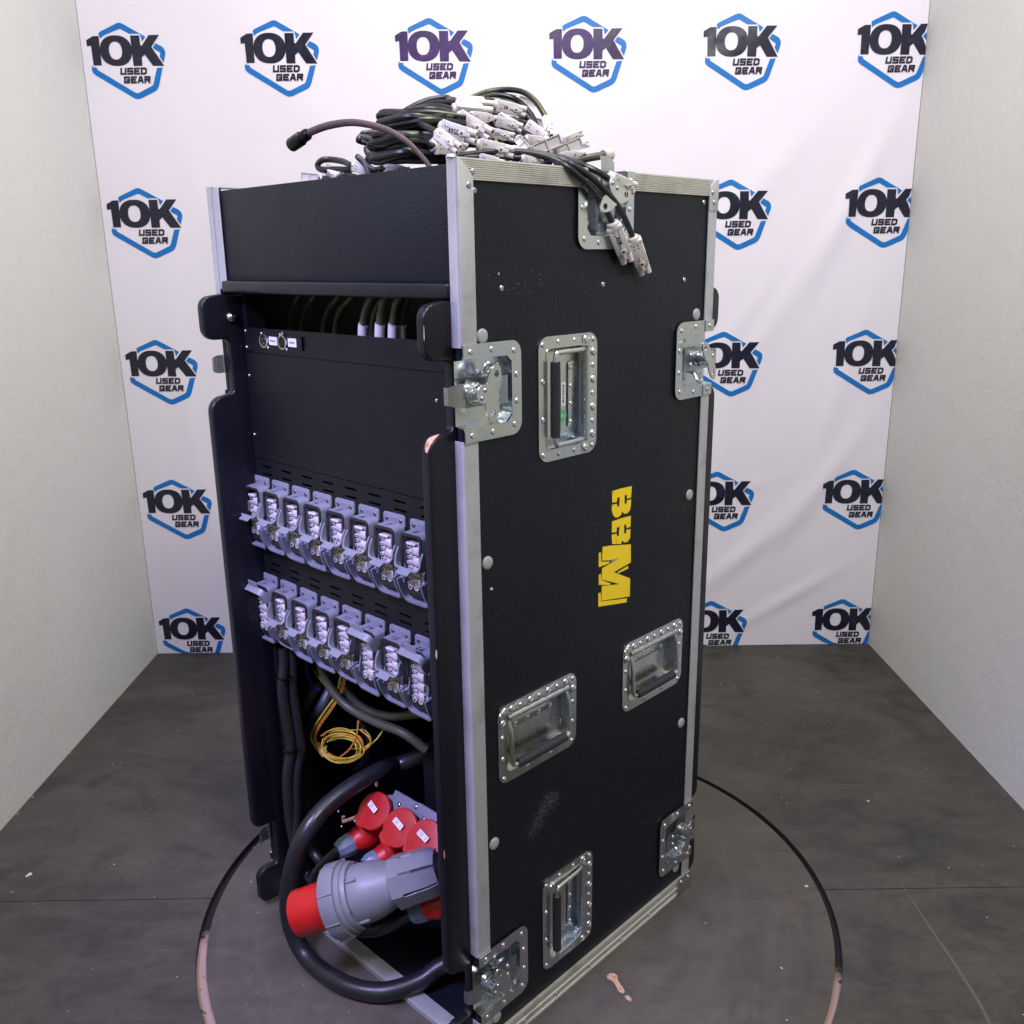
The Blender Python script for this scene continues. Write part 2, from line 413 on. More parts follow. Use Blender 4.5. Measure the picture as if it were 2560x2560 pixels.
# specks of dust and paper lying about
for i, (px, py, s, lab) in enumerate([(2170, 2004, .006, 'small white crumb on the dark floor right of the turntable'),
        (74, 2188, .011, 'thin pale scrap of paper on the floor at the far left'),
        (1953, 2422, .005, 'small tan wood crumb on the turntable right of the case'),
        (2016, 2217, .005, 'tiny white flake on the turntable close to its right rim')]):
    p = CF @ onz(px, py, 0); bm = bmn()
    k = 7; pts = [(s * (.4 + .5 * rnd.random()) * math.cos(2 * PI * j / k), s * (.25 + .3 * rnd.random()) * math.sin(2 * PI * j / k)) for j in range(k)]
    prism(bm, pts, Matrix.Rotation(i, 4, 'Z'), .0015)
    tag(obj('crumb', bm, 'dust' if i != 2 else 'chip_wood', None, Matrix.Translation((p.x, p.y, .0006))), lab, 'crumb')
# small dust flecks over floor and turntable
bm = bmn()
for i in range(230):
    x = rnd.uniform(-1.1, 1.1); y = rnd.uniform(.8, 2.75); s = rnd.choice((.0007, .001, .0013, .002))
    a = rnd.random() * PI
    prism(bm, [(s * rnd.uniform(.6, 1.3) * math.cos(a + j * 2.1), s * rnd.uniform(.4, 1) * math.sin(a + j * 2.1)) for j in range(3)], Matrix.Translation((x, y, .0004)), .0006)
o = obj('dust_flecks', bm, 'dust'); tag(o, 'tiny pale dust flecks scattered over the dark floor', 'dust'); o['kind'] = 'stuff'

# ---------------------------------------------------------------- banner
YBAN = YB - .012
def ridge(x, z, x0, z0, ang, L, wd):
    c, s = math.cos(ang), math.sin(ang); dx, dz = x - x0, z - z0
    t = dx * c + dz * s; q = -dx * s + dz * c
    return math.exp(-(q / wd) ** 2 - (t / L) ** 2)
RID = [(.85, 1.15, 1.05, .42, .035, .010), (.98, 1.35, 1.15, .30, .03, .009), (.72, 1.42, .85, .28, .05, .010), (.62, .95, .95, .30, .03, .007), (1.0, .85, 1.3, .28, .03, .008),
       (.80, .38, .80, .30, .035, .009), (.72, .30, .62, .25, .028, .006), (.95, .52, 1.0, .25, .03, .009), (.68, .75, 1.35, .22, .03, .006), (.88, .16, .55, .2, .02, .009), (.62, .5, .3, .2, .015, .005),
       (.6, 1.75, .5, .35, .06, .006), (-.85, 1.3, -1.3, .40, .04, .005), (-.98, .8, -1.5, .40, .03, .005), (-.92, .35, -1.35, .3, .025, .004), (-.6, 1.7, -.9, .3, .06, .005), (.1, 1.8, 1.4, .3, .08, .006)]
def ban(x, z, off=0.0):
    y = .0025 * math.sin(x * 5.1 + 1) * math.sin(z * 2.1) + .0015 * math.sin(x * 13 + z * 3)
    for r in RID: y += r[5] * ridge(x, z, *r[:5])
    return V3((x, YBAN - y * .6 - off, z))
bm = bmn(); nx, nz = 180, 170; XB0, XB1, ZB1 = XL + .0015, XR - .0015, 2.42
gv = [[bm.verts.new(ban(XB0 + (XB1 - XB0) * i / nx, .001 + (ZB1 - .001) * j / nz)) for i in range(nx + 1)] for j in range(nz + 1)]
for j in range(nz):
    for i in range(nx): bm.faces.new((gv[j][i], gv[j][i + 1], gv[j + 1][i + 1], gv[j + 1][i]))
BAN = obj('banner', bm, 'banner_cloth', recalc=False, angle=180)
tag(BAN, 'white printed cloth banner with rows of blue hexagon logos hung on the back wall', 'banner')
# logo outlines, traced in the logo's own plane (origin: top of hexagon), metres
def rect(pts):   # zoomed pixel of the top-left logo -> metres on the banner
    out = []
    for x, y in pts:
        p = CF @ onz_back(180 + x * .13458, 20 + y * .13458); out.append((p.x - LO.x, p.z - LO.z))
    return out
def onz_back(px, py):
    d = W2C.transposed() @ V3(((px - 1280) / FPX, -(py - 1280) / FPX, -1))
    return CI @ (CAM + d * ((YB - .01 - CAM.y) / d.y))
LO = CF @ onz_back(180 + 790 * .13458, 20 + 226 * .13458)
hexa = [rect(q) for q in ([(408, 440), (420, 408), (445, 390), (745, 235), (792, 226), (840, 240), (1280, 490), (1222, 578), (1190, 470), (1170, 432), (975, 432), (820, 345), (795, 340), (770, 350), (560, 440), (490, 475), (440, 525), (425, 470)],
    [(1470, 610), (1580, 665), (1620, 700), (1645, 745), (1655, 810), (1625, 970), (1550, 860), (1562, 790), (1530, 765), (1460, 725), (1420, 690)],
    [(300, 1015), (310, 1055), (385, 1065), (392, 1105), (1100, 1530), (1140, 1540), (1180, 1525), (1415, 1400), (1435, 1370), (1500, 1070), (1605, 1060), (1540, 1400), (1510, 1470), (1470, 1505), (1210, 1635), (1140, 1650), (1080, 1630), (370, 1210), (310, 1160), (290, 1090)])]
def ell(cx, cy, rx, ry, sk, n, e=2.25):
    o = []
    for i in range(n):
        a = 2 * PI * i / n; c, s = math.cos(a), math.sin(a)
        y = ry * math.copysign(abs(s) ** (2 / e), s); o.append((cx + rx * math.copysign(abs(c) ** (2 / e), c) + sk * y, cy + y))
    return o
OO, OI = rect(ell(737, 747, 296, 285, .1, 40)), rect(ell(727, 746, 120, 168, .1, 40))
one = rect([(185, 555), (300, 480), (412, 475), (475, 1022), (325, 1025), (272, 655), (200, 668)])
kay = rect([(995, 465), (1165, 465), (1190, 650), (1215, 655), (1340, 458), (1535, 455), (1395, 680), (1635, 1030), (1430, 1030), (1270, 820), (1215, 875), (1230, 1030), (1065, 1030)])
# block letters as strokes in a unit cell (x 0..1, y 0..1)
ST = {'U': [[(0, 1), (0, 0), (1, 0), (1, 1)]], 'S': [[(1, 1), (0, 1), (0, .5), (1, .5), (1, 0), (0, 0)]], 'E': [[(1, 1), (0, 1), (0, 0), (1, 0)], [(0, .5), (.8, .5)]],
      'D': [[(0, 1), (.7, 1), (1, .8), (1, .2), (.7, 0), (0, 0), (0, 1)]], 'G': [[(1, .85), (.9, 1), (0, 1), (0, 0), (1, 0), (1, .45), (.55, .45)]],
      'A': [[(0, 0), (.35, 1), (.65, 1), (1, 0)], [(.2, .32), (.8, .32)]], 'R': [[(0, 0), (0, 1), (1, 1), (1, .5), (0, .5)], [(.5, .5), (1, 0)]],
      'C': [[(1, 1), (0, 1), (0, 0), (1, 0)]], '1': [[(.2, .75), (.55, 1), (.5, 0)]], '2': [[(0, .9), (.3, 1), (.9, .9), (.8, .55), (0, 0), (1, .05)]], '3': [[(0, 1), (.9, .95), (.4, .58), (.95, .4), (.7, .02), (0, .05)]],
      '4': [[(.35, 1), (0, .4), (1, .4)], [(.75, .75), (.6, 0)]], '5': [[(1, 1), (.2, 1), (.1, .55), (.9, .5), (.8, .05), (0, 0)]], '6': [[(.8, 1), (.1, .5), (.1, .05), (.8, 0), (.9, .4), (.15, .45)]],
      '7': [[(0, .95), (1, 1), (.35, 0)], [(.2, .5), (.9, .5)]], '8': [[(.5, .52), (.05, .8), (.5, 1), (.95, .8), (.1, .2), (.5, 0), (.95, .25), (.5, .52)]], '9': [[(.9, .6), (.1, .6), (.2, 1), (.85, .95), (.9, .55), (.3, 0)]],
      '0': [[(.2, 0), (0, .3), (.1, .8), (.5, 1), (.9, .8), (1, .3), (.7, 0), (.2, 0)]], 'W': [[(0, 1), (.25, 0), (.5, .8), (.75, 0), (1, 1)]], 'M': [[(0, 0), (.15, 1), (.5, .3), (.85, 1), (1, 0)]]}
def strokes(ch, x, y, w, h, t, slant=0, tx=None):
    """list of quads for a character"""
    out = []; tx = tx or t
    for pl in ST[ch]:
        for i in range(len(pl) - 1):
            a = V3((x + pl[i][0] * w + slant * pl[i][1] * h, y + pl[i][1] * h, 0)); b = V3((x + pl[i + 1][0] * w + slant * pl[i + 1][1] * h, y + pl[i + 1][1] * h, 0))
            d = (b - a).normalized(); q = V3((-d.y, d.x, 0)) * t / 2; e = d * t / 2
            out.append([tuple((a - e - q)[:2]), tuple((b + e - q)[:2]), tuple((b + e + q)[:2]), tuple((a - e + q)[:2])])
    return out
def word(txt, x, y, w, h, gap, t, slant=0):
    o = []
    for c in txt:
        if c != ' ': o += strokes(c, x, y, w, h, t, slant)
        x += w + gap
    return o
# USED and GEAR: cell boxes read off the photograph
u0 = rect([(835, 1185), (1290, 1095)]); g0 = rect([(905, 1345), (1365, 1250)])
H1 = u0[1][1] - u0[0][1]; S1 = .12
used = word('USED', u0[0][0], u0[0][1] + .0006, .0122, .0132, .0068, .0047, S1)
gear = word('GEAR', g0[0][0], g0[0][1] + .0006, .0122, .0132, .0068, .0047, S1)
def cutgrid(t, cell=.03):
    xs = [v.co.x for v in t.verts]; ys = [v.co.y for v in t.verts]
    for ax, (lo, hi) in ((0, (min(xs), max(xs))), (1, (min(ys), max(ys)))):
        k = math.floor(lo / cell) + 1
        while k * cell < hi:
            co = V3((0, 0, 0)); co[ax] = k * cell; no = V3((0, 0, 0)); no[ax] = 1
            bmesh.ops.bisect_plane(t, geom=t.verts[:] + t.edges[:] + t.faces[:], plane_co=co, plane_no=no); k += 1
def flat(polys, ring=None, lift=0.0):
    t = bmesh.new(); k = 0
    for p in polys:
        f = t.faces.new([t.verts.new((x, y, lift + k * .00004)) for x, y in p]); k += 1
        bmesh.ops.triangulate(t, faces=[f])
    if ring:
        a, b = ring; n = len(a); va = [t.verts.new((x, y, lift + k * .00004)) for x, y in a]; vb = [t.verts.new((x, y, lift + k * .00004)) for x, y in b]
        for i in range(n): t.faces.new((va[i], va[(i + 1) % n], vb[(i + 1) % n], vb[i]))
    cutgrid(t); return t
def logo_meshes():
    return flat(hexa), flat([one, kay], (OO, OI), .0002), flat(used + gear, None, .0002)
def grow(poly, d):
    n = len(poly); cx = sum(p[0] for p in poly) / n; cy = sum(p[1] for p in poly) / n; out = []
    area2 = sum(poly[i][0] * poly[(i + 1) % n][1] - poly[(i + 1) % n][0] * poly[i][1] for i in range(n)); s = 1 if area2 > 0 else -1
    for i in range(n):
        a, b, c = V3((*poly[i - 1], 0)), V3((*poly[i], 0)), V3((*poly[(i + 1) % n], 0))
        n1 = (b - a).normalized(); n2 = (c - b).normalized(); q = V3((n1.y + n2.y, -n1.x - n2.x, 0)) * s
        if q.length < 1e-6: q = V3((n1.y, -n1.x, 0)) * s
        q = q.normalized() * d; out.append((b.x + q.x, b.y + q.y))
    return out
for j in range(5):
    for i in range(6):
        x0, z0 = -1.057 + .4245 * i, 1.872 - .4285 * j
        if j >= 1 and i in (1, 2, 3): continue        # wholly behind the case
        parts = logo_meshes(); first = None
        for t, (nm, mt) in zip(parts, (('logo_hexagon', 'print_blue'), ('logo_numerals', 'print_navy'), ('logo_words', 'print_navy'))):
            dead = []
            for v in t.verts:
                x, z = v.co.x + x0, v.co.y + z0
                x = min(x, XB1 - .0005); z = max(z, .0015)
                v.co = ban(x, z, .0012 + v.co.z)
            bmesh.ops.dissolve_degenerate(t, edges=t.edges, dist=1e-6)
            o = obj(nm, t, mt, BAN if first is None else first, recalc=False, angle=180)
            if first is None: first = o
            else: o.matrix_parent_inverse = Matrix.Identity(4)

# ================================================================ THE CASE
CASE = empty('flight_case', CF, 'tall black flight case with silver edges and open front of grey connectors, on the turntable', 'flight case')
K = dict(parent=CASE)
I4 = Matrix.Identity(4)
# openings in the near side panel (u0,u1,z0,z1)
H = [(.1595, .2615, .9685, 1.1115), (.1615, .2635, .0895, .2365), (.070, .214, .4885, .5815), (.373, .517, .4905, .5835),
     (-.01, .0895, 1.0215, 1.1105), (.4965, .60, 1.0215, 1.1105), (-.01, .0895, .0945, .1825), (.4965, .60, .0945, .1825), (.247, .3345, 1.2605, 1.36)]
bm = bmn(); gridpanel(bm, .001, .585, .004, 1.349, H, SIDE @ Matrix.Translation((0, 0, -.0015)), .0095)
obj('side_panel', bm, 'case_laminate', CASE, label='near side panel with yellow lettering and recessed handles')
bm = bmn(); box(bm, (.293, CW - .006, .676), (.584, .0095, 1.345)); obj('side_panel', bm, 'case_laminate', CASE, label='far side panel, mostly hidden')
bm = bmn(); box(bm, (.572, .3, .60), (.008, .53, 1.16)); obj('back_panel', bm, 'black_paint', CASE)
bm = bmn(); box(bm, (.293, .3, 1.330), (.560, .575, .008)); obj('top_tray', bm, 'black_paint', CASE)
bm = bmn(); box(bm, (.30, .3, .005), (.56, .575, .008)); obj('base_plate', bm, 'case_laminate', CASE)
bm = bmn(); box(bm, (.30, .3, .575), (.52, .54, .006)); obj('inner_shelf', bm, 'black_paint', CASE)
# deep top drawer front and its lip
bm = bmn(); box(bm, (.010, .2935, 1.276), (.012, .556, .141), bev=.0015, seg=2); obj('drawer_front', bm, 'case_laminate', CASE, label='plain black top front panel')
bm = bmn(); box(bm, (.007, .2935, 1.1955), (.026, .558, .020), bev=.004, seg=3); obj('drawer_lip', bm, 'black_paint', CASE)

# aluminium edge extrusions ------------------------------------------------
def lprofile(z0, z1, mirror=False, back=False, name='edge_profile'):
    """L shaped corner extrusion; built for the near front edge"""
    w1, w2, t, r = .0255, .0145, .0016, .004
    o = .0016
    outer = [(w1, -o)] + [(r - o - r * math.sin(a) , r - o - r * math.cos(a)) for a in [PI / 2 * k / 5 for k in range(6)]] + [(-o, w2)]
    inner = [(-o + t, w2)] + [(r - o - (r - t) * math.sin(a), r - o - (r - t) * math.cos(a)) for a in [PI / 2 * k / 5 for k in range(5, -1, -1)]] + [(w1, -o + t)]
    pts = outer + inner
    if mirror: pts = [(x, CW - y) for x, y in pts]
    if back: pts = [(CD - x, y) for x, y in pts]
    bm = bmn(); prism(bm, pts, Matrix.Translation((0, 0, z0)), z1 - z0)
    return obj(name, bm, 'aluminium', CASE)
for mir in (False, True):
    for bk in (False, True):
        lprofile(1.1255, 1.3535, mir, bk); lprofile(.2005, 1.0045, mir, bk); lprofile(.0385, .0765, mir, bk)
def rail(M, x0, x1, w, ribs, depth=.0026, mat='aluminium_rail', name='ribbed_rail', cut0=0, cut1=0):
    """ribbed flat extrusion running along X, width in Y, ribs along it"""
    t = bmesh.new(); prof = [(0, 0)]
    for k in range(ribs):
        a, b = w * k / ribs, w * (k + 1) / ribs; g = (b - a)
        prof += [(a + g * .08, depth * .45), (a + g * .28, depth), (a + g * .66, depth), (a + g * .86, depth * .45)]
    prof += [(w, 0)]
    A_ = [t.verts.new((x0 + cut0 * (1 - p[0] / w), p[0], p[1])) for p in prof]; B_ = [t.verts.new((x1 - cut1 * (1 - p[0] / w), p[0], p[1])) for p in prof]
    for i in range(len(prof) - 1): t.faces.new((A_[i], A_[i + 1], B_[i + 1], B_[i]))
    t.faces.new((A_[-1], A_[0], B_[0], B_[-1])); t.faces.new(A_); t.faces.new(B_)
    bm = bmn(); join(bm, t, M); return obj(name, bm, mat, CASE, angle=20)
UP = Matrix.Translation((0, 0, 0))
rail(SIDE @ Matrix.Translation((0, 1.3275, 0)), .003, .228, .0255, 10)
rail(SIDE @ Matrix.Translation((0, 1.3275, 0)), .354, .5605, .0255, 10)
# top flanges of the rails (lie on the top rim)
bm = bmn(); box(bm, (.117, .011, 1.3529), (.222, .025, .0012)); obj('rim_strip', bm, 'aluminium', CASE)
bm = bmn(); box(bm, (.470, .011, 1.3527), (.232, .025, .0016)); obj('rim_strip', bm, 'aluminium', CASE)
bm = bmn(); box(bm, (.293, CW - .011, 1.3527), (.586, .025, .0016)); obj('rim_strip', bm, 'aluminium_rail', CASE)
bm = bmn(); box(bm, (.575, .3, 1.3515), (.025, .55, .0016)); obj('rim_strip', bm, 'aluminium', CASE)
bm = bmn(); box(bm, (.0015, CW - .024, 1.272), (.0022, .021, .160), bev=.0006); obj('inner_trim', bm, 'aluminium', CASE)
bm = bmn(); box(bm, (.584, .3, 1.338), (.004, .55, .027)); obj('rear_rim', bm, 'case_laminate', CASE)
# mitred corner tabs over the rail ends, with their screws
bm = bmn(); prism(bm, [(0.0, 1.3535), (.004, 1.3535), (.0262, 1.3325), (.0262, 1.1257), (0, 1.1257)], SIDE @ Matrix.Translation((0, 0, .0019)), .0012, .0004)
CT = obj('corner_tab', bm, 'aluminium', CASE)
bm = bmn(); prism(bm, [(.586, 1.3535), (.574, 1.3535), (.560, 1.341), (.560, 1.305), (.586, 1.305)], SIDE @ Matrix.Translation((0, 0, .0019)), .0012, .0004)
CT2 = obj('corner_tab', bm, 'aluminium', CASE)
bm = bmn(); cyl(bm, (-.0006, .0065, 1.353), (-.0006, .0065, 1.3565), .007, .005, 14); obj('corner_cap', bm, 'aluminium', CASE)

# rivets and screws --------------------------------------------------------
def rivet_mesh(r, h, mat, hole=.38, nm='rivet', seg=14):
    bm = bmn(); lathe(bm, (0, 0, 0), (0, 0, 1), [(0, r), (h * .35, r * .97), (h * .75, r * .78), (h, r * .52), (h, r * hole), (h * .35, r * hole * .8)], seg)
    return finish(nm, bm, mat, 60)
RIV = rivet_mesh(.0042, .0019, 'rivet_steel'); BIGRIV = rivet_mesh(.0063, .0029, 'rivet_steel', .45)
SCR = rivet_mesh(.0042, .0018, 'screw_steel', .42, 'screw', 12)
BSCR = rivet_mesh(.0032, .0020, 'screw_steel', .40, 'screw', 10)
DSCR = rivet_mesh(.0036, .0018, 'dark_screw', .5, 'screw', 12)
bm = bmn(); lathe(bm, (0, 0, 0), (0, 0, 1), [(0, .0098), (.0012, .0097), (.0024, .0085), (.0031, .0055), (.0033, .001)], 22); CAPM = finish('plug_cap', bm, 'cap_plastic', 60)
bm = bmn(); lathe(bm, (0, 0, 0), (0, 0, 1), [(0, .0085), (.003, .0082), (.006, .0062), (.0078, .003), (.0082, .0008)], 18); DOME = finish('dome_screw', bm, 'screw_steel', 60)
def put(me, M, x, y, z=0, parent=None, name=None, spin=True):
    return obj(name or me.name.split('.')[0], me, None, parent or CASE, M @ Matrix.Translation((x, y, z)) @ Matrix.Rotation(rnd.random() * 6 if spin else 0, 4, 'Z'))
put(SCR, SIDE, .0270, 1.3375, .0022, CT); put(SCR, SIDE, .0185, 1.3215, .0031, CT); put(SCR, SIDE, .568, 1.3335, .0031, CT2); put(SCR, SIDE, .5735, 1.3185, .0031, CT2)
for x, y in ((.032, 1.316), (.077, 1.197), (.289, 1.196), (.500, 1.197), (.549, 1.318)): put(SCR, SIDE, x, y, -.0014)
for x, y in ((.0395, 1.138), (.539, 1.140), (.040, .829), (.539, .829), (.541, .384), (.041, .381), (.542, .066), (.038, .062)): put(CAPM, SIDE, x, y, -.0014)

# bottom rail on the near side
t = bmesh.new(); prof = [(.0005, -.001), (.0005, .004), (.006, .0046), (.008, .0025), (.0165, .0025), (.0175, .0042), (.0205, .0042), (.0215, .0025), (.031, .0025), (.033, .0046), (.037, .0040), (.037, -.001)]
A_ = [t.verts.new((.002, p[0], p[1])) for p in prof]; B_ = [t.verts.new((.586, p[0], p[1])) for p in prof]
for i in range(len(prof) - 1): t.faces.new((A_[i], A_[i + 1], B_[i + 1], B_[i]))
t.faces.new(A_); t.faces.new(B_); bm = bmn(); join(bm, t, SIDE); BR = obj('bottom_rail', bm, 'aluminium_rail', CASE, angle=20)
for x in (.10, .18, .27, .36, .45): put(RIV, SIDE, x, .0122, .0026, BR)
bm = bmn(); prism(bm, rrect(.046, .040, .003, cx=.565, cy=.0195), SIDE @ Matrix.Translation((0, 0, .0047)), .0012, .0003); BB = obj('corner_bracket', bm, 'zinc_steel', CASE)
for x, y in ((.553, .030), (.577, .030)): put(RIV, SIDE, x, y, .0059, BB)
# strip along the lower front edge
bm = bmn(); box(bm, (.0125, .3, .0105), (.0265, .585, .0016)); box(bm, (-.0006, .3, .0055), (.0016, .596, .011), bev=.0005); BF = obj('front_strip', bm, 'aluminium', CASE)
put(DOME, basis((0, 1, 0), (0, 0, 1), (1, 0, 0)) @ Matrix.Scale(1, 4), 0, 0, 0) if False else None

# recessed spring handles ---------------------------------------------------
def make_handle(M, sticker=False):
    L, Hh = .178, .129
    out = rrect(L, Hh, .019, 6); inn = rrect(.1440, .0920, .008, 6, 0, -.0015)
    bm = bmn(); ringplate(bm, out, inn, I4, .0016)
    # pressed lip round the opening
    ringplate(bm, rrect(.1475, .0955, .0095, 6, 0, -.0015), inn, Matrix.Translation((0, 0, .0014)), .0012)
    dish(bm, inn, .013, Matrix.Translation((0, 0, .0)), .97)
    plate = obj('handle_dish', bm, 'zinc_steel', CASE, M)
    s = lambda me, x, y, z=.0016: put(me, I4, x, y, z, plate)
    for x in (-.079, -.0415, 0.0, .0415, .079): s(RIV, x, .0540, .0027)
    for x in (-.061, -.0205, .0205, .061): s(BIGRIV, x, .0545, .0026)
    for x in (-.0800, .0800): s(BIGRIV, x, .037, .0026); s(RIV, x, .013); s(RIV, x, -.022)
    for x in (-.078, -.027, .027, .078): s(RIV, x, -.0555)
    # scalloped hinge leaf over the top edge
    pts = [(-.086, .030), (-.070, .030), (-.070, .0455), (.070, .0455), (.070, .030), (.086, .030), (.086, .052)]
    top = []
    for k in range(33):
        x = .074 - .148 * k / 32; top.append((x, .0595 + .0022 * math.cos(x / .0405 * 2 * PI)))
    bm = bmn(); prism(bm, pts + top + [(-.086, .052)], Matrix.Translation((0, 0, .0017)), .0010, .0002)
    # rolled spring barrel
    cyl(bm, (-.0685, .0415, .0005), (.0685, .0415, .0005), .0052, seg=14)
    obj('hinge_leaf', bm, 'zinc_steel', plate)
    bm = bmn(); r = .0037
    tube(bm, [(-.066, .040, -.002), (-.066, .020, .0045), (-.066, -.026, .0075), (-.0645, -.0335, .0078), (-.058, -.0365, .008), (-.03, -.0365, .008), (.03, -.0365, .008), (.058, -.0365, .008), (.0645, -.0335, .0078), (.066, -.026, .0075), (.066, .020, .0045), (.066, .040, -.002)], r, 10, 5)
    obj('bail', bm, 'zinc_steel', plate)
    bm = bmn(); lathe(bm, (-.054, -.0365, .008), (1, 0, 0), [(0, .0062), (.0008, .0072), (.03, .0074), (.054, .0072), (.078, .0075), (.1072, .0072), (.108, .0062)], 18)
    obj('grip', bm, 'grip_rubber', plate)
    bm = bmn(); prism(bm, rrect(.098, .019, .006, cx=0, cy=.0225), Matrix.Translation((0, 0, -.0118)), .0016, .0005)
    obj('spring_plate', bm, 'zinc_steel', plate)
    for x in (-.04, -.013, .013, .04): s(RIV, x, .0185, -.0102)
    if sticker:
        bm = bmn(); prism(bm, rrect(.034, .0095, .0006, cx=-.003, cy=.0008), Matrix.Translation((0, 0, -.0100)), .0007); o = obj('barcode_sticker', bm, 'sticker_white', plate, label='white barcode sticker in the upper handle')
        bm = bmn(); x = -.017
        while x < .011:
            wd = rnd.choice((.0004, .0007, .001)); box(bm, (x, .0008, -.0092), (wd, .0045, .0002)); x += wd + rnd.choice((.0005, .0009))
        obj('barcode', bm, 'ink', plate)
        bm = bmn(); lathe(bm, (.029, -.0012, -.0099), (0, 0, 1), [(0, .0095), (.0007, .0093)], 26); obj('round_sticker', bm, 'green_sticker', plate, label='round green inspection sticker')
        bm = bmn()
        for k in range(24):
            a = 2 * PI * k / 24; box(bm, (.029 + .0078 * math.cos(a), -.0012 + .0078 * math.sin(a), -.0091), (.0013, .0003, .0002), rot=Matrix.Rotation(a, 3, 'Z'))
        for k in range(5): box(bm, (.029, -.0052 + k * .002, -.0091), (.009 - abs(k - 2) * .0015, .0005, .0002), rot=Matrix.Rotation(.5, 3, 'Z'))
        obj('sticker_print', bm, 'sticker_white', plate)
    return plate
rotl = Matrix.Rotation(-PI / 2, 4, 'Z')
hm = lambda u, z, vert: SIDE @ Matrix.Translation((u, z, -.0012)) @ (rotl if vert else I4)
make_handle(hm(.2105, 1.040, True), True)
make_handle(hm(.2125, .163, True))
make_handle(hm(.142, .537, False))
make_handle(hm(.443, .539, False))

# butterfly latches ----------------------------------------------------------
def make_latch(M, wing=0.12, lift=0.0, edge=True, label=None, tongue=.022, barrel=True):
    """x runs in from the case edge, y up, z out of the face"""
    Ho = .1275; W = .108
    bm = bmn()
    inn_w = .0895
    if edge:
        # C-shaped plate, open towards the edge
        for sg in (1, -1):
            a = [(0.0, sg * .0445), (.080, sg * .0445), (.0895, sg * .036), (.0895, 0), (W, 0), (W, sg * .046)]
            a += [(W - .018 + .018 * math.cos(t), sg * (Ho / 2 - .018 + .018 * math.sin(t))) for t in [PI / 2 * k / 6 for k in range(1, 7)]] + [(0, sg * Ho / 2)]
            prism(bm, a, Matrix.Translation((0, 0, .0020)), .0014)
        # raised joggle where the plate climbs on the edge profile
        for sg in (1, -1): box(bm, (.0125, sg * .054, .0042), (.026, .0185, .0016), bev=.0005)
        # dish walls and floor
        fl_ = [(-.001, -.0445), (.078, -.0445), (.0895, -.034), (.0895, .034), (.078, .0445), (-.001, .0445)]
        t = bmesh.new(); a = [t.verts.new((x, y, .0022)) for x, y in fl_]; b = [t.verts.new((x * .975, y * .95, -.0125)) for x, y in fl_]
        for i in range(5): t.faces.new((a[i], a[i + 1], b[i + 1], b[i]))
        t.faces.new(b); join(bm, t)
    pl = obj('latch_dish', bm, 'zinc_steel', CASE, M, label=label)
    s = lambda me, x, y, z=.0034: put(me, I4, x, y, z, pl)
    s(RIV, .0125, .054, .005); s(RIV, .0125, -.054, .005)
    for x, y in ((.052, .0545), (.094, .050), (.0985, .018), (.0985, -.018), (.094, -.050), (.052, -.0545)): s(RIV, x, y)
    # folded slide strap that reaches past the edge
    bm = bmn(); hx = .0185
    path = [(.083, -.0105), (.083, .0015), (.052, .0020), (.040, -.004), (.010, -.004), (.002, .0035), (-.010, .0035), (-tongue, -.002), (-tongue - .001, -.009)]
    t = bmesh.new(); n = len(path)
    top = [[t.verts.new((x, y * (1 if i < 5 else (.82 if i < 7 else .62)), z)) for i, (x, z) in enumerate(path)] for y in (hx, -hx)]
    for i in range(n - 1): t.faces.new((top[0][i], top[0][i + 1], top[1][i + 1], top[1][i]))
    r = bmesh.ops.solidify(t, geom=list(t.faces), thickness=.0018); join(bm, t); obj('slide_strap', bm, 'zinc_steel', pl)
    s(RIV, .062, .008, .0022); s(RIV, .062, -.008, .0022)
    # barrel
    bm = bmn(); lathe(bm, (.022, 0, -.004), (0, 0, 1), [(0, .0150), (.006, .0150), (.0065, .0135), (.011, .0135), (.0115, .0125), (.021, .0125), (.0215, .012)], 24); obj('barrel', bm, 'zinc_steel', pl)
    for q in (-.005, .005): s(BSCR, .022 + q * .6, q, .0174)
    # spring loop on a small stand
    bm = bmn(); pts = [(.036, .022, -.011), (.034, .026, .002), (.036, .036, .008), (.043, .038, .009), (.048, .034, .006), (.047, .026, .000), (.045, .022, -.010)]
    tube(bm, pts, .0026, 8, 5); box(bm, (.040, .022, -.006), (.016, .004, .010)); obj('spring_loop', bm, 'zinc_steel', pl)
    bm = bmn(); tube(bm, [(.066, .030, -.011), (.068, .034, -.006), (.074, .033, -.006), (.075, .028, -.011)], .002, 8, 4); obj('lock_staple', bm, 'zinc_steel', pl); bm = bmn(); tube(bm, [(.066, -.030, -.011), (.068, -.034, -.006), (.074, -.033, -.006), (.075, -.028, -.011)], .002, 8, 4)
    obj('lock_staple', bm, 'zinc_steel', pl)
    # butterfly wing: figure-eight plate with two finger holes
    bm = bmn(); outl = []
    for k in range(40):
        a = 2 * PI * k / 40; c = math.cos(a); q = math.sin(a)
        outl.append(((.0135 - .0045 * math.exp(-(q / .33) ** 2)) * c + .003 * abs(q) ** 2, .0375 * q))
    hs = []
    for cy in (.0255, -.0255): hs.append([(.003 + .0042 * math.cos(2 * PI * k / 12), cy + .0048 * math.sin(2 * PI * k / 12)) for k in range(12)])
    cu = bpy.data.curves.new('wing', 'CURVE'); cu.dimensions = '2D'; cu.fill_mode = 'BOTH'; cu.extrude = .0011
    for lp in [outl] + hs:
        sp_ = cu.splines.new('POLY'); sp_.points.add(len(lp) - 1); sp_.use_cyclic_u = True
        for q, (x, y) in zip(sp_.points, lp): q.co = (x, y, 0, 1)
    ob = bpy.data.objects.new('tmp', cu); me = ob.to_mesh(); bm.from_mesh(me); ob.to_mesh_clear(); bpy.data.objects.remove(ob); bpy.data.curves.remove(cu)
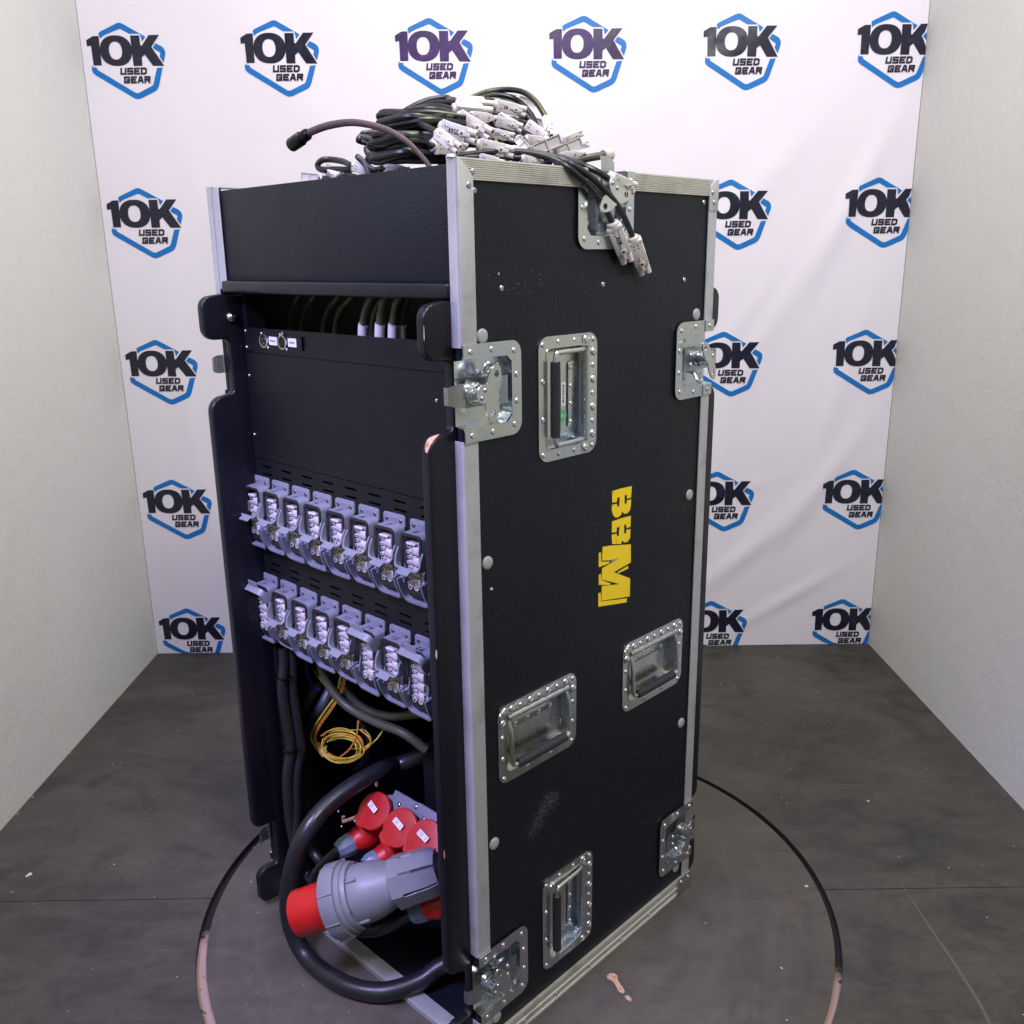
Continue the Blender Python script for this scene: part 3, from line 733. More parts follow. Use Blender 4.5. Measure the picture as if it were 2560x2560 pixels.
    bmesh.ops.remove_doubles(bm, verts=bm.verts, dist=1e-6)
    bm.transform(Matrix.Translation((.039, 0, .017 + lift)) @ Matrix.Rotation(wing, 4, 'Z') @ Matrix.Rotation(-.10, 4, 'Y'))
    obj('butterfly_wing', bm, 'zinc_steel', pl)
    return pl
LM = SIDE @ Matrix.Translation((0, 1.066, 0))
make_latch(LM, -.14, label='butterfly latch on the near front edge at handle height')
make_latch(SIDE @ Matrix.Translation((0, .1385, 0)), .5, label='butterfly latch at the bottom of the near front edge')
flipx = Matrix.Rotation(PI, 4, 'Z')
make_latch(SIDE @ Matrix.Translation((CD, 1.066, 0)) @ flipx, .55, .006, label='butterfly latch on the rear edge with its wing standing out')
make_latch(SIDE @ Matrix.Translation((CD, .1385, 0)) @ flipx, -.35, .004, label='butterfly latch at the bottom of the rear edge')
LSIDE = basis((1, 0, 0), (0, 0, -1), (0, 1, 0), (0, CW, 0))
make_latch(LSIDE @ Matrix.Translation((0, -1.066, 0)), .1, label='butterfly latch on the far left edge')
make_latch(LSIDE @ Matrix.Translation((0, -.1385, 0)), .1, label='butterfly latch at the bottom of the far left edge')
# top latch: open towards the top edge
make_latch(SIDE @ Matrix.Translation((.2905, 1.3535, 0)) @ Matrix.Rotation(-PI / 2, 4, 'Z') , .35, label='butterfly latch at the top edge under the hanging cables', tongue=.019)

# yellow lettering, traced on the side face ------------------------------------
def decal(polys, mat, name, label=None, lift=.0003):
    t = bmesh.new()
    for k, p in enumerate(polys):
        vs = []
        for x, y in p:
            q = onv(1460 + x * .18109, 1190 + y * .18109, 0); vs.append(t.verts.new((q.x, q.z, -.0015 + lift + k * .00003)))
        bmesh.ops.triangulate(t, faces=[t.faces.new(vs)])
    bmesh.ops.recalc_face_normals(t, faces=t.faces)
    for f in t.faces:
        if f.normal.z < 0: f.normal_flip()
    bm = bmn(); join(bm, t, SIDE); return obj(name, bm, mat, CASE, label=label, recalc=False, angle=180)
decal([[(398, 212), (500, 178), (668, 140), (664, 230), (658, 300), (604, 315), (598, 262), (570, 268), (568, 380), (580, 390), (596, 378), (600, 335), (660, 325), (655, 420), (640, 480), (605, 517), (560, 522), (535, 490), (520, 540), (480, 572), (440, 575), (410, 540), (392, 480), (395, 400), (465, 385), (465, 415), (480, 430), (495, 410), (502, 295), (470, 300), (462, 360), (398, 370)]], 'yellow_vinyl', 'decal_letter', 'yellow letter B')
decal([[(395, 630), (520, 585), (655, 550), (650, 705), (596, 720), (590, 672), (562, 680), (562, 790), (575, 800), (592, 785), (594, 740), (650, 735), (645, 860), (610, 912), (560, 920), (535, 890), (520, 940), (398, 942), (390, 815), (460, 795), (462, 825), (478, 838), (490, 820), (495, 708), (462, 712), (458, 775), (392, 785)]], 'yellow_vinyl', 'decal_letter', 'worn yellow letter R')
decal([[(265, 980), (350, 965), (655, 945), (655, 1195), (455, 1310), (420, 1330), (645, 1415), (640, 1665), (250, 1725), (255, 1520), (500, 1495), (250, 1430), (258, 1275), (500, 1135), (380, 1165), (258, 1170)]], 'yellow_vinyl', 'decal_letter', 'large yellow letter M')
decal([[(212, 1060), (245, 1058), (245, 1185), (370, 1185), (350, 1210), (212, 1262)], [(470, 1330), (615, 1242), (620, 1280), (480, 1345)], [(212, 1365), (240, 1350), (245, 1435), (385, 1490), (360, 1505), (212, 1505)], [(205, 1620), (240, 1612), (243, 1735), (600, 1690), (598, 1745), (205, 1808)]], 'yellow_vinyl', 'decal_shadow')
decal([[(372, 1182), (395, 1165), (490, 1138), (410, 1190)]], 'grey_vinyl', 'decal_scrap', lift=.0006)
# scuffs and chips on the laminate
for q, lab in (([(1226, 1472), (1231, 1468), (1235, 1473), (1229, 1477)], 'small white chip in the side panel'), ([(1247, 682), (1250, 680), (1250, 688), (1247, 686)], None)):
    t = bmesh.new(); vs = []
    for x, y in q: p = onv(x, y, 0); vs.append(t.verts.new((p.x, p.z, -.0012)))
    t.faces.new(vs); bm = bmn(); join(bm, t, SIDE); obj('paint_chip', bm, 'dust', CASE, label=lab)

# runner boards -------------------------------------------------------------------
def arc(cx, cy, r, a0, a1, n=6): return [(cx + r * math.cos(math.radians(a0 + (a1 - a0) * k / n)), cy + r * math.sin(math.radians(a0 + (a1 - a0) * k / n))) for k in range(n + 1)]
P_ = -.0465
board = ([(.03, 1.184)] + [(-.010, 1.184)] + arc(P_ + .020, 1.164 - .002, .020, 90, 180) + arc(P_ + .020, 1.130, .020, 180, 270) + arc(-.010, 1.102, .008, 90, 0, 4)
         + arc(-.010, 1.026, .008, 0, -90, 4) + arc(P_ + .026, .990, .026, 90, 180) + arc(P_ + .018, .200, .018, 180, 270) + arc(-.010, .174, .008, 90, 0, 4)
         + arc(-.010, .096, .008, 0, -90, 4) + arc(P_ + .018, .070, .018, 90, 180) + arc(P_ + .018, .032, .018, 180, 270) + [(-.004, .0125), (.03, .0125)])
def runner(v0, th, name='runner_board', flip=False):
    poly = [(x, y) for x, y in board]
    if flip: poly = [(CD - x, y) for x, y in poly]
    t = bmesh.new(); f = t.faces.new([t.verts.new((x, y, 0)) for x, y in poly])
    r = bmesh.ops.extrude_face_region(t, geom=[f]); bmesh.ops.translate(t, verts=[v for v in r['geom'] if isinstance(v, bmesh.types.BMVert)], vec=(0, 0, th))
    bmesh.ops.recalc_face_normals(t, faces=t.faces)
    es = [e for e in t.edges if abs(e.verts[0].co.z - e.verts[1].co.z) < 1e-7]
    bmesh.ops.bevel(t, geom=es, offset=.0035, segments=3, affect='EDGES', profile=.5, clamp_overlap=True)
    bm = bmn(); join(bm, t, basis((1, 0, 0), (0, 0, 1), (0, -1, 0), (0, v0 + th, 0)))
    return obj(name, bm, 'black_paint', CASE, angle=30)
RB1 = runner(.0148, .0165); RB2 = runner(.5688, .0165); runner(.0148, .0165, flip=True); runner(.5688, .0165, flip=True)
def chip(parent, pts, th=.0008, mat='chip_wood', label=None):
    """pts: case-space points lying on the board's rounded edge"""
    t = bmesh.new(); t.faces.new([t.verts.new(V3(p)) for p in pts]); bmesh.ops.solidify(t, geom=list(t.faces), thickness=th)
    return obj('bare_wood_chip', t, mat, parent, label=label)
def edgechip(px):
    out = []
    for x, y in px:
        p = onu(x, y, P_ - .0004)
        if p.y < .0155: p = onv(x, y, .0142)
        out.append(p)
    return out
def blobchip(parent, c, n, r, sx, sy, lab=None):
    M = frame_to(c, n); bm = bmn(); k = 11
    prism(bm, [(r * sx * (.7 + .5 * rnd.random()) * math.cos(2 * PI * j / k), r * sy * (.7 + .5 * rnd.random()) * math.sin(2 * PI * j / k)) for j in range(k)], M, .0007)
    return obj('bare_wood_chip', bm, 'chip_wood', parent, label=lab)
# worn shoulder at the top of the long near board, following its curve
bm = bmn(); ww = [.003, .007, .009, .0115, .0120, .010, .006, .002]
a_ = arc(P_ + .026, .990, .0263, 168, 96, 7); t = bmesh.new()
L1 = [t.verts.new((x, .0195 - w_ * .3, y)) for (x, y), w_ in zip(a_, ww)]; L2 = [t.verts.new((x, .0195 + w_ * .7, y)) for (x, y), w_ in zip(a_, ww)]
for i in range(7): t.faces.new((L1[i], L1[i + 1], L2[i + 1], L2[i]))
join(bm, t); obj('bare_wood_chip', bm, 'chip_wood', RB1, label='bare wood patch on the shoulder of the near runner board')
blobchip(RB1, (P_ + .001, .0165, .716), (-1, -1, .05), .005, .30, 1.3)
blobchip(RB1, (P_ + .001, .0165, 1.146), (-1, -1, 0), .009, .10, 1.0)
blobchip(RB1, (P_ + .001, .0165, .40), (-1, -1, 0), .012, .06, .8)

# rack fronts ------------------------------------------------------------------------
PX = .025
RK = basis((0, -1, 0), (0, 0, 1), (-1, 0, 0), (PX, 0, 0))      # x = -v, y = z
def panel(name, v0, v1, z0, z1, holes, M=RK, label=None):
    bm = bmn(); gridpanel(bm, -v1, -v0, z0, z1, [(-h[1], -h[0], h[2], h[3]) for h in holes], M, .002)
    return obj(name, bm, 'black_sheet', CASE, label=label)
bm = bmn(); box(bm, (.045, .5625, .60), (.036, .012, 1.16)); obj('rack_rail', bm, 'black_sheet', CASE)
bm = bmn(); box(bm, (.045, .0375, .60), (.036, .012, 1.16)); obj('rack_rail', bm, 'black_sheet', CASE)
XP = panel('rack_panel', .035, .5675, 1.0885, 1.1285, [], label='narrow rack panel with two round data sockets')
BP = panel('rack_panel', .035, .5675, .9040, 1.0865, [], label='large blank rack panel, scratched')
slots = [(c - .0145, c + .0145, zc - .0018, zc + .0018) for c in [.470 - .0605 * i for i in range(-1, 7)] for zc in (.8905, .8770)]
P1 = panel('rack_panel', .035, .5675, .7560, .9025, slots, label='vented rack panel carrying the upper row of connectors')
slots2 = [(c - .0145, c + .0145, zc - .0018, zc + .0018) for c in [.470 - .0605 * i for i in range(-1, 7)] for zc in (.7110, .6985)]
P2 = panel('rack_panel', .035, .5675, .5720, .7545, slots2, label='vented rack panel carrying the lower row of connectors')
bm = bmn(); box(bm, (.060, .3, .735), (.004, .52, .33)); obj('inner_baffle', bm, 'black_paint', CASE)
for z in (1.0875, .9032, .7552):
    bm = bmn(); box(bm, (PX + .004, .3, z), (.004, .50, .003)); obj('panel_fold', bm, 'black_sheet', CASE)
for z in (1.122, 1.095, 1.047, .944, .865, .78, .735, .60): put(BSCR, RK, -.5615, z)
for z in (1.122, 1.095, 1.049, .944, .865, .70): put(BSCR, RK, -.0775 if z == 1.049 else -.045, z)
put(DOME, basis((1, 0, 0), (0, 0, 1), (0, -1, 0), (0, .5685, 0)), .004, 1.146)
put(DOME, RK, -.060, .030)
# data sockets on the narrow panel
for k, (v, lid) in enumerate(((.5015, 0), (.446, 1))):
    bm = bmn(); ringplate(bm, [(.0118 * math.cos(2 * PI * i / 24), .0118 * math.sin(2 * PI * i / 24)) for i in range(24)], [(.0098 * math.cos(2 * PI * i / 24), .0098 * math.sin(2 * PI * i / 24)) for i in range(24)], Matrix.Translation((0, 0, .0004)), .0035)
    if lid: lathe(bm, (.004, .0145, .0004), (0, 0, 1), [(0, .0035), (.004, .003), (.0045, .002)], 12)
    so = obj('data_socket', bm, 'screw_steel', XP, Matrix.Translation(RK @ V3((-v, 1.109, 0))) @ RK.to_3x3().to_4x4())
    bm = bmn(); lathe(bm, (0, 0, .0003), (0, 0, 1), [(0, .0098), (.0008 if k == 0 else .003, .0096)], 24); obj('socket_face', bm, 'dark_hole' if k == 0 else 'black_screw', so)
    for q in (-1, 1): put(BSCR, I4, q * .0085, -q * .0115, .0003, so)
    if k == 0:
        bm = bmn()
        for a in (0.6, 2.5, 4.7): cyl(bm, (.0045 * math.cos(a), .0045 * math.sin(a), 0), (.0045 * math.cos(a), .0045 * math.sin(a), .003), .0011, seg=8)
        obj('pin', bm, 'screw_steel', so)
for v0, v1 in ((.465, .4885), (.409, .4325)):
    bm = bmn(); box(bm, (-(v0 + v1) / 2, 1.1095, .0004), (v1 - v0, .0135, .0006), mat=RK); st = obj('label_strip', bm, 'sticker_white', XP)
    bm = bmn()
    for i in range(7): box(bm, (-(v0 + v1) / 2 - .007 + i * .0022, 1.1095, .0009), (.0012, .0028, .0002), mat=RK)
    obj('label_print', bm, 'ink', st)
bm = bmn(); box(bm, (-.3935, 1.1095, .002), (.010, .022, .004), bev=.001, mat=RK); obj('blank_plate', bm, 'black_screw', XP)

# multipin connector housings ---------------------------------------------------------
def strip_u(w, L, sw, th, tab, M, bm, ta=-.55):
    """U shaped lever: two arms from the pivots (y=0) to the bar (y=L); strip width along z"""
    r = .007; pts = [(w / 2, 0), (w / 2, L * .5), (w / 2, L - r)] + [(w / 2 - r + r * math.cos(a), L - r + r * math.sin(a)) for a in [PI / 2 * k / 4 for k in range(1, 5)]]
    pts += [(-x, y) for x, y in reversed(pts)]
    t = bmesh.new(); n = len(pts); A1, A2, B1, B2 = [], [], [], []
    for i, (x, y) in enumerate(pts):
        a = V3((*pts[max(i - 1, 0)], 0)); b = V3((*pts[min(i + 1, n - 1)], 0)); d = (b - a).normalized(); nrm = V3((d.y, -d.x, 0)) * th
        sw_ = sw * (1.0 if abs(x) > w / 2 - .001 and y < L * .6 else .72)
        A1.append(t.verts.new((x, y, -sw_ / 2))); A2.append(t.verts.new((x, y, sw_ / 2)))
        B1.append(t.verts.new((x + nrm.x, y + nrm.y, -sw_ / 2))); B2.append(t.verts.new((x + nrm.x, y + nrm.y, sw_ / 2)))
    for i in range(n - 1):
        for P, Q in ((A1, A2), (A2, B2), (B2, B1), (B1, A1)): t.faces.new((P[i], P[i + 1], Q[i + 1], Q[i]))
    for i in (0, n - 1): t.faces.new((A1[i], A2[i], B2[i], B1[i]))
    # tab
    tw = .0270
    m = Matrix.Translation((0, L, -sw * .22 * (1 if ta < 0 else -1))) @ Matrix.Rotation(ta, 4, 'X')
    box(t, (0, tab / 2, 0), (tw, tab, .0022), bev=.0006, mat=m)
    join(bm, t, M)
def housing_meshes():
    d = {}
    HD = .0215; w = .0435
    # local: x right (=-v), y up from flange top at 0 downwards negative, z out
    bm = bmn()
    prism(bm, rrect(.0455, .018, [.005, .005, .001, .001], cy=-.009), I4, .0030, .0008)         # top flange
    prism(bm, rrect(.0455, .012, [.001, .001, .005, .005], cy=-.1060), I4, .0030, .0008)
    box(bm, (0, -.0095, .0034), (.013, .010, .0012), bev=.0004)
    for k in range(4): box(bm, (0, -.0058 - k * .0022, .0042), (.008, .0006, .0004))
    # upper hood: slopes from the flange to the rim
    o0 = rrect(.0425, .046, [.008, .008, .001, .001], 5, cy=-.0385); i0 = rrect(.0335, .060, [.005, .005, .001, .001], 5, cy=-.0480)
    outer = [(.02125, -.0615)] + [p for p in o0 if p[1] > -.04] + [(-.02125, -.0615)]; inner = [(.01675, -.0615)] + [p for p in i0 if p[1] > -.04] + [(-.01675, -.0615)]
    t = bmesh.new(); n = len(outer)
    base_ = [(x * 1.04, y + (.0015 if y > -.03 else 0)) for x, y in outer]
    a = [t.verts.new((x, y, .002)) for x, y in base_]; b = [t.verts.new((x, y, HD)) for x, y in outer]; c = [t.verts.new((x, y, HD)) for x, y in inner]; e = [t.verts.new((x, y, .003)) for x, y in inner]
    for P, Q in ((a, b), (b, c), (c, e)):
        for i in range(n - 1): t.faces.new((P[i], P[i + 1], Q[i + 1], Q[i]))
    for i in (0, n - 1): t.faces.new((a[i], b[i], c[i], e[i]))
    join(bm, t)
    # low side walls of the lower half with pivot bosses
    for s in (1, -1):
        prism(bm, [(-.0600, .002), (-.0600, .0205), (-.070, .0190), (-.0930, .0235), (-.1000, .0180), (-.1040, .002)], basis((0, 1, 0), (0, 0, 1), (1, 0, 0), (s * .0195 - .0012, 0, 0)), .0024)
        for y, zz in ((-.046, .0165), (-.086, .0215)): cyl(bm, (s * .0195, y, zz), (s * .0240, y, zz), .0034, seg=10)
    bm.transform(Matrix.Diagonal((1.10, 1, 1, 1))); d['body'] = finish('connector_housing', bm, 'housing_plastic', 40)
    # gasket: black U over the upper rim and a dark sleeve behind the contacts
    bm = bmn()
    ou = rrect(.0405, .046, [.007, .007, .001, .001], 5, cy=-.0392); inn = rrect(.0325, .060, [.0045, .0045, .001, .001], 5, cy=-.0498)
    U_ = [p for p in ou if p[1] > -.04]; N_ = [p for p in inn if p[1] > -.04]
    U_ = [(.02025, -.062)] + U_ + [(-.02025, -.062)]; N_ = [(.01625, -.062)] + N_ + [(-.01625, -.062)]
    prism(bm, U_ + N_[::-1], Matrix.Translation((0, 0, HD - .0012)), .0036)
    o_ = [(x * .98, y) for x, y in rrect(.038, .050, [.001, .001, .007, .007], 5, cy=-.079)]; i_ = rrect(.030, .048, [.001, .001, .005, .005], 5, cy=-.0765)
    ringplate(bm, o_, i_, Matrix.Translation((0, 0, .003)), .0110)
    box(bm, (0, -.1050, .0105), (.0345, .022, .018), bev=.006, seg=3); bm.transform(Matrix.Diagonal((1.14, 1, 1, 1))); d['gasket'] = finish('gasket', bm, 'gasket_rubber', 40)
    # contact insert: long white block, left column of round contacts, right column of stepped clamps
    bm = bmn(); y0, y1 = -.0300, -.0985
    box(bm, (0, (y0 + y1) / 2, .009), (.0250, y0 - y1, .0150), bev=.0008)
    nrow = 8; dy = (y0 - y1 - .004) / nrow
    for k in range(nrow):
        y = y0 - .002 - dy * (k + .5)
        for x in (-.0085, -.0028):
            cyl(bm, (x, y, .016), (x, y, .0198 + (.0016 if k % 2 else 0)), .0031, .0027, 10)
        if k % 2 == 0: box(bm, (.0068, y - dy * .5, .0190), (.0104, dy * 1.45, .0064), bev=.0006)
    box(bm, (-.001, y0 - .0005, .021), (.016, .004, .006), bev=.0008)
    cyl(bm, (-.006, y1 + .001, .0155), (-.006, y1 + .001, .0225), .0042, .0036, 10); cyl(bm, (.0045, y1 + .0015, .0155), (.0045, y1 + .0015, .0215), .0050, .0042, 10)
    box(bm, (0, y1 + .0115, .0190), (.016, .0022, .005), rot=Matrix.Rotation(.3, 3, 'Z'))
    bm.transform(Matrix.Diagonal((1.22, 1, 1, 1))); d['insert'] = finish('contact_insert', bm, 'insert_plastic', 40)
    bm = bmn()
    for k in range(nrow):
        y = y0 - .002 - dy * (k + .5); zz = .0198 + (.0016 if k % 2 else 0)
        for x in (-.0085, -.0028): cyl(bm, (x, y, zz), (x, y, zz + .0002), .0015, seg=8)
        if k % 2 == 0: box(bm, (.0060, y - dy * 1.25, .0190), (.0105, .0014, .0036), rot=Matrix.Rotation(.08, 3, 'Z'))
    cyl(bm, (-.006, y1 + .001, .0225), (-.006, y1 + .001, .0227), .0022, seg=10); box(bm, (.0045, y1 + .0015, .0216), (.006, .0012, .0003))
    box(bm, (-.0115, (y0 + y1) / 2, .0150), (.0012, y0 - y1, .006))
    bm.transform(Matrix.Diagonal((1.22, 1, 1, 1))); d['holes'] = finish('contact_hole', bm, 'dark_hole', 40)
    return d
HMS = housing_meshes()
def lever_mesh(L=.0265, sw=.0165, tab=.0135, w=.0515, ta=-.55):
    bm = bmn(); strip_u(w, L, sw, .0030, tab, I4, bm, ta); return finish('lever', bm, 'housing_plastic', 30)
LEV = lever_mesh(); LEVB = lever_mesh(.0370, .0165, .013, .0505, .25)
numbers = [str(i) for i in range(1, 17)]
for row, (ztop, mstate) in enumerate(((.8710, {}), (.6885, {0: 'up', 5: 'side', 7: 'up2'}))):
    for i in range(8):
        v = .551 - .0617 * i + rnd.uniform(-.0004, .0004)
        M = basis((0, -1, 0), (0, 0, 1), (-1, 0, 0), (PX + .0002, v, ztop)) @ Matrix.Rotation(rnd.uniform(-.012, .012), 4, 'Z')
        st = mstate.get(i, '')
        hsg = obj('connector_housing', HMS['body'], None, CASE, M, label='connector housing marked %s' % numbers[row * 8 + i])
        obj('gasket', HMS['gasket'], None, hsg); obj('contact_insert', HMS['insert'], None, hsg); obj('contact_hole', HMS['holes'], None, hsg)['kind'] = 'stuff'
        for x in (-.016, .016): put(DSCR, I4, x, -.0095, .0030, hsg)
        # upper lever: pivot at y=-.046; hangs down and out
        piv = Matrix.Translation((0, -.0425, .0175))
        if st == '': a = (PI - .50) + rnd.uniform(-.09, .07)
        elif st == 'up': a = .75
        elif st == 'up2': a = .62
        else: a = .70
        # lever +y axis rotated about x: angle 0 = up, negative = outwards/down
        Ml = piv @ Matrix.Rotation(a, 4, 'X')
        lv = obj('lever', LEV, None, hsg, Ml if st == '' else piv @ Matrix.Translation((0, .004, .002)) @ Matrix.Rotation(a, 4, 'X'), label='lever swung up' if st else None)
        # lower lever: open, hanging down
        pivb = Matrix.Translation((0, -.0850, .0235)); lo = PI + rnd.uniform(.22, .42)
        obj('lever', LEVB, None, hsg, pivb @ Matrix.Rotation(lo, 4, 'X'))
        # handwritten number on the slope of the hood
        bm = bmn(); txt = numbers[row * 8 + i]; x = -.004 * len(txt)
        qs = []
        for c_ in txt: qs += strokes(c_, x, 0, .0060, .0090, .0013, .15); x += .0088
        t = bmesh.new()
        for kk, q in enumerate(qs): t.faces.new([t.verts.new((a_[0], a_[1], kk * .00003)) for a_ in q])
        join(bm, t, Matrix.Translation((0, -.01465, .0175)) @ Matrix.Rotation(-PI / 2 + .075, 4, 'X')); obj('handwritten_number', bm, 'ink', hsg, recalc=False)

# ================================================================ INSIDE THE LOWER BAY
z5 = lambda x, y: (560 + .3313 * x, 1640 + .3313 * y)
z6 = lambda x, y: (620 + .3313 * x, 1920 + .3313 * y)
def lead(name, M, label, cat, group=None): return empty(name, CF @ M, label, cat, group)
def cobj(name, bm, mat, top=True, label=None, cat=None, group=None, **kw):
    """top-level mesh whose vertices are given in the case frame; origin moved to its base"""
    xs = [v.co for v in bm.verts]; c = V3((sum(v.x for v in xs) / len(xs), sum(v.y for v in xs) / len(xs), min(v.z for v in xs)))
    bmesh.ops.translate(bm, verts=bm.verts, vec=-c)
    o = obj(name, bm, mat, None, CF @ Matrix.Translation(c), **kw); return tag(o, label, cat, group)

# distribution box standing inside, with its CEE sockets
DB = empty('distribution_box', CF @ Matrix.Translation((.30, .18, .012)), 'dark power box with red flap-lidded sockets inside the lower bay', 'power box')
DBI = Matrix.Translation((-.30, -.18, -.012))
bm = bmn(); box(bm, (.30, .18, .19), (.26, .28, .352), bev=.004, seg=2); bm.transform(DBI); obj('enclosure', bm, 'plug_blue_grey' if False else 'black_sheet', DB)
def on_plane(px, py, c, n):
    o, d = ray(px, py); return o + d * ((V3(c) - o).dot(n) / d.dot(n))
fl_pts = [(1060, 210), (1115, 205), (1130, 170), (1300, 268), (1315, 268), (1450, 350), (1455, 440), (1300, 452), (1290, 405), (1312, 385), (1240, 318), (1105, 332), (1092, 292), (1112, 262)]
nF = V3((-.82, .05, .57)).normalized(); cF = onu(*z6(1290, 310), .125)
def plane_prism(pts, c, n, th, mat, name, parent, conv=z6, bev=0.0, label=None, pm=None):
    P = [on_plane(*conv(*p), c, n) for p in pts]
    Mx = frame_to(c, n); Mi = Mx.inverted(); q = [(Mi @ p).to_2d() for p in P]
    bm = bmn(); prism(bm, [tuple(a) for a in q], Mx, th, bev)
    if pm is not None: bm.transform(pm)
    return obj(name, bm, mat, parent, label=label)
SF = plane_prism(fl_pts, cF, nF, .007, 'housing_plastic', 'socket_flange', DB, bev=.001, pm=DBI)
for x, y in ((1142, 276), (1270, 292), (1327, 386)):
    p = on_plane(*z6(x, y), cF + nF * .007, nF); o = obj('screw', BSCR, None, SF, DBI @ frame_to(p, nF) @ Matrix.Scale(1.5, 4))
for k, ((cx, cy), r, tx) in enumerate((((955, 325), 137, 'CEE 1'), ((1148, 452), 137, 'CEE 2'), ((1335, 545), 130, 'CEE 3'))):
    n = V3((-.70, -.10 - .03 * k, .66)).normalized(); c = onu(*z6(cx, cy), .085 - .009 * k)
    Mx = DBI @ frame_to(c, n, V3((0, 0, 1)))
    R_ = .0350
    bm = bmn(); lathe(bm, (0, 0, -.004), (0, 0, 1), [(0, R_ * .97), (.001, R_), (.006, R_), (.0075, R_ * .97), (.0080, R_ * .9)], 40)
    t = bmesh.new(); prism(t, [(R_ * math.cos(a) * (1.0), R_ * math.sin(a)) for a in (math.radians(205), math.radians(265))][:1] + [(-R_ * .98, -R_ * .72), (-R_ * .70, -R_ * .98), (R_ * math.cos(math.radians(262)), R_ * math.sin(math.radians(262)))], Matrix.Translation((0, 0, -.003)), .006)
    join(bm, t)
    lid = obj('socket_lid', bm, 'lid_red', DB, Mx, label='round red socket lid lettered %s' % tx)
    bm = bmn(); prism(bm, rrect(.0245, .0102, .0014), Matrix.Rotation(-.42 + .02 * k, 4, 'Z') @ Matrix.Translation((-.004, .004, .0081)), .0005); st = obj('lid_label', bm, 'sticker_white', lid)
    bm = bmn(); t = bmesh.new(); kk = 0; x = -.0095
    for ch_ in tx:
        if ch_ != ' ':
            for q in strokes(ch_, x, -.0026, .0025, .0052, .00065, .0):
                t.faces.new([t.verts.new((a_[0], a_[1], kk * .00002)) for a_ in q]); kk += 1
        x += .0039
    join(bm, t, Matrix.Rotation(-.42 + .02 * k, 4, 'Z') @ Matrix.Translation((-.004, .004, .0087))); obj('lid_print', bm, 'ink_blue', st, recalc=False)
    bm = bmn(); lathe(bm, c - n * .006, -n, [(0, .030), (.045, .029)], 28); bm.transform(DBI); obj('socket_body', bm, 'lid_red', DB)
# mated red plugs with grey glands
def small_plug(pts, label, u0, u1, cab, grp='red plugs mated in the power box'):
    a, b = onu(*z6(*pts[0]), u0), onu(*z6(*pts[1]), u1); d = (b - a); L = d.length; d.normalize()
    e = empty('red_plug', CF @ Matrix.Translation(b), label, 'plug', grp); I_ = Matrix.Translation(-b)
    bm = bmn(); lathe(bm, a, d, [(0, .0300), (.006, .0305), (.010, .0265), (L * .42, .0262), (L * .45, .0240), (L * .50, .0240), (L * .55, .0215), (L * .64, .0205)], 28); bm.transform(I_); obj('plug_shell', bm, 'red_plastic', e)
    bm = bmn(); lathe(bm, a + d * L * .62, d, [(0, .0205), (.004, .0218), (L * .20, .0205), (L * .28, .0175), (L * .33, .0150), (L * .335, .012)], 10); bm.transform(I_); obj('gland_nut', bm, 'plug_blue_grey', e, angle=25)
    bm = bmn(); tube(bm, [b - d * .02] + [b] + [V3(q) for q in cab], .0095, 12, 8); bm.transform(I_); obj('cable', bm, 'cable_rubber', e)
    return e
small_plug([(1010, 440), (655, 640)], 'red plug with blue grey gland under the lid lettered CEE 1', .118, .022, [(-.004, .44, .12), (.03, .47, .05), (.09, .42, .024), (.16, .36, .024)])
small_plug([(1180, 590), (860, 760)], 'red plug half hidden behind the big grey plug, under the lid lettered CEE 2', .110, .030, [(.01, .37, .07), (.05, .40, .03), (.12, .36, .024)])
small_plug([(1560, 970), (1215, 1110)], 'red plug with blue grey gland below the big grey plug', .085, .030, [onu(*z6(1080, 1190), .01), onu(*z6(930, 1235), .0), onu(*z6(780, 1220), .005), onu(*z6(700, 1100), .03), onu(*z6(720, 900), .07)])

# big grey plug with its thick cable loop
tip, tail = onu(*z6(378, 1098), -.10), onu(*z6(1452, 760), .06)
dx = (tail - tip); L = dx.length; dx.normalize()
PWR = empty('power_cable', CF @ Matrix.Translation(V3((-.06, .25, 0))), 'thick black cable looping out of the open bay to a large red and grey plug', 'power cable'); PI_ = Matrix.Translation(-V3((-.06, .25, 0)))
def pl(name, bm, mat, **kw): bm.transform(PI_); return obj(name, bm, mat, PWR, **kw)
bm = bmn(); r = .0395
lathe(bm, tip, dx, [(0, r - .004), (.0005, r - .0008), (.002, r), (L * .30, r + .0008)], 48, caps=False)
lathe(bm, tip, dx, [(.0, r - .004), (.05, r - .005), (.0505, .002)], 48, caps=False)
Mt = frame_to(tip, dx); kdir = (V3((0, 0, -1)) - dx * V3((0, 0, -1)).dot(dx)).normalized()
box(bm, tip + kdir * (r + .002) + dx * .016, (.030, .012, .007), rot=Matrix((dx, dx.cross(kdir), kdir)).transposed(), bev=.0015)
pl('plug_shroud', bm, 'red_plastic')
bm = bmn()
lathe(bm, tip, dx, [(L * .262, .050), (L * .264, .0620), (L * .276, .0640), (L * .366, .0628), (L * .368, .0608)], 48)
for k in range(8):
    a = 2 * PI * k / 8; q = Mt.to_3x3() @ V3((math.cos(a), math.sin(a), 0))
    box(bm, tip + dx * (L * .318) + q * .0632, (L * .098, .0026, .004), rot=Matrix((dx, q.cross(dx), q)).transposed(), bev=.0006)
pl('collar', bm, 'plug_grey')
bm = bmn(); lathe(bm, tip, dx, [(L * .366, .0585), (L * .376, .0592), (L * .402, .0585), (L * .405, .0560), (L * .412, .0560), (L * .415, .0565), (L * .438, .0550), (L * .441, .0480)], 48); pl('seal_ring', bm, 'plug_grey')
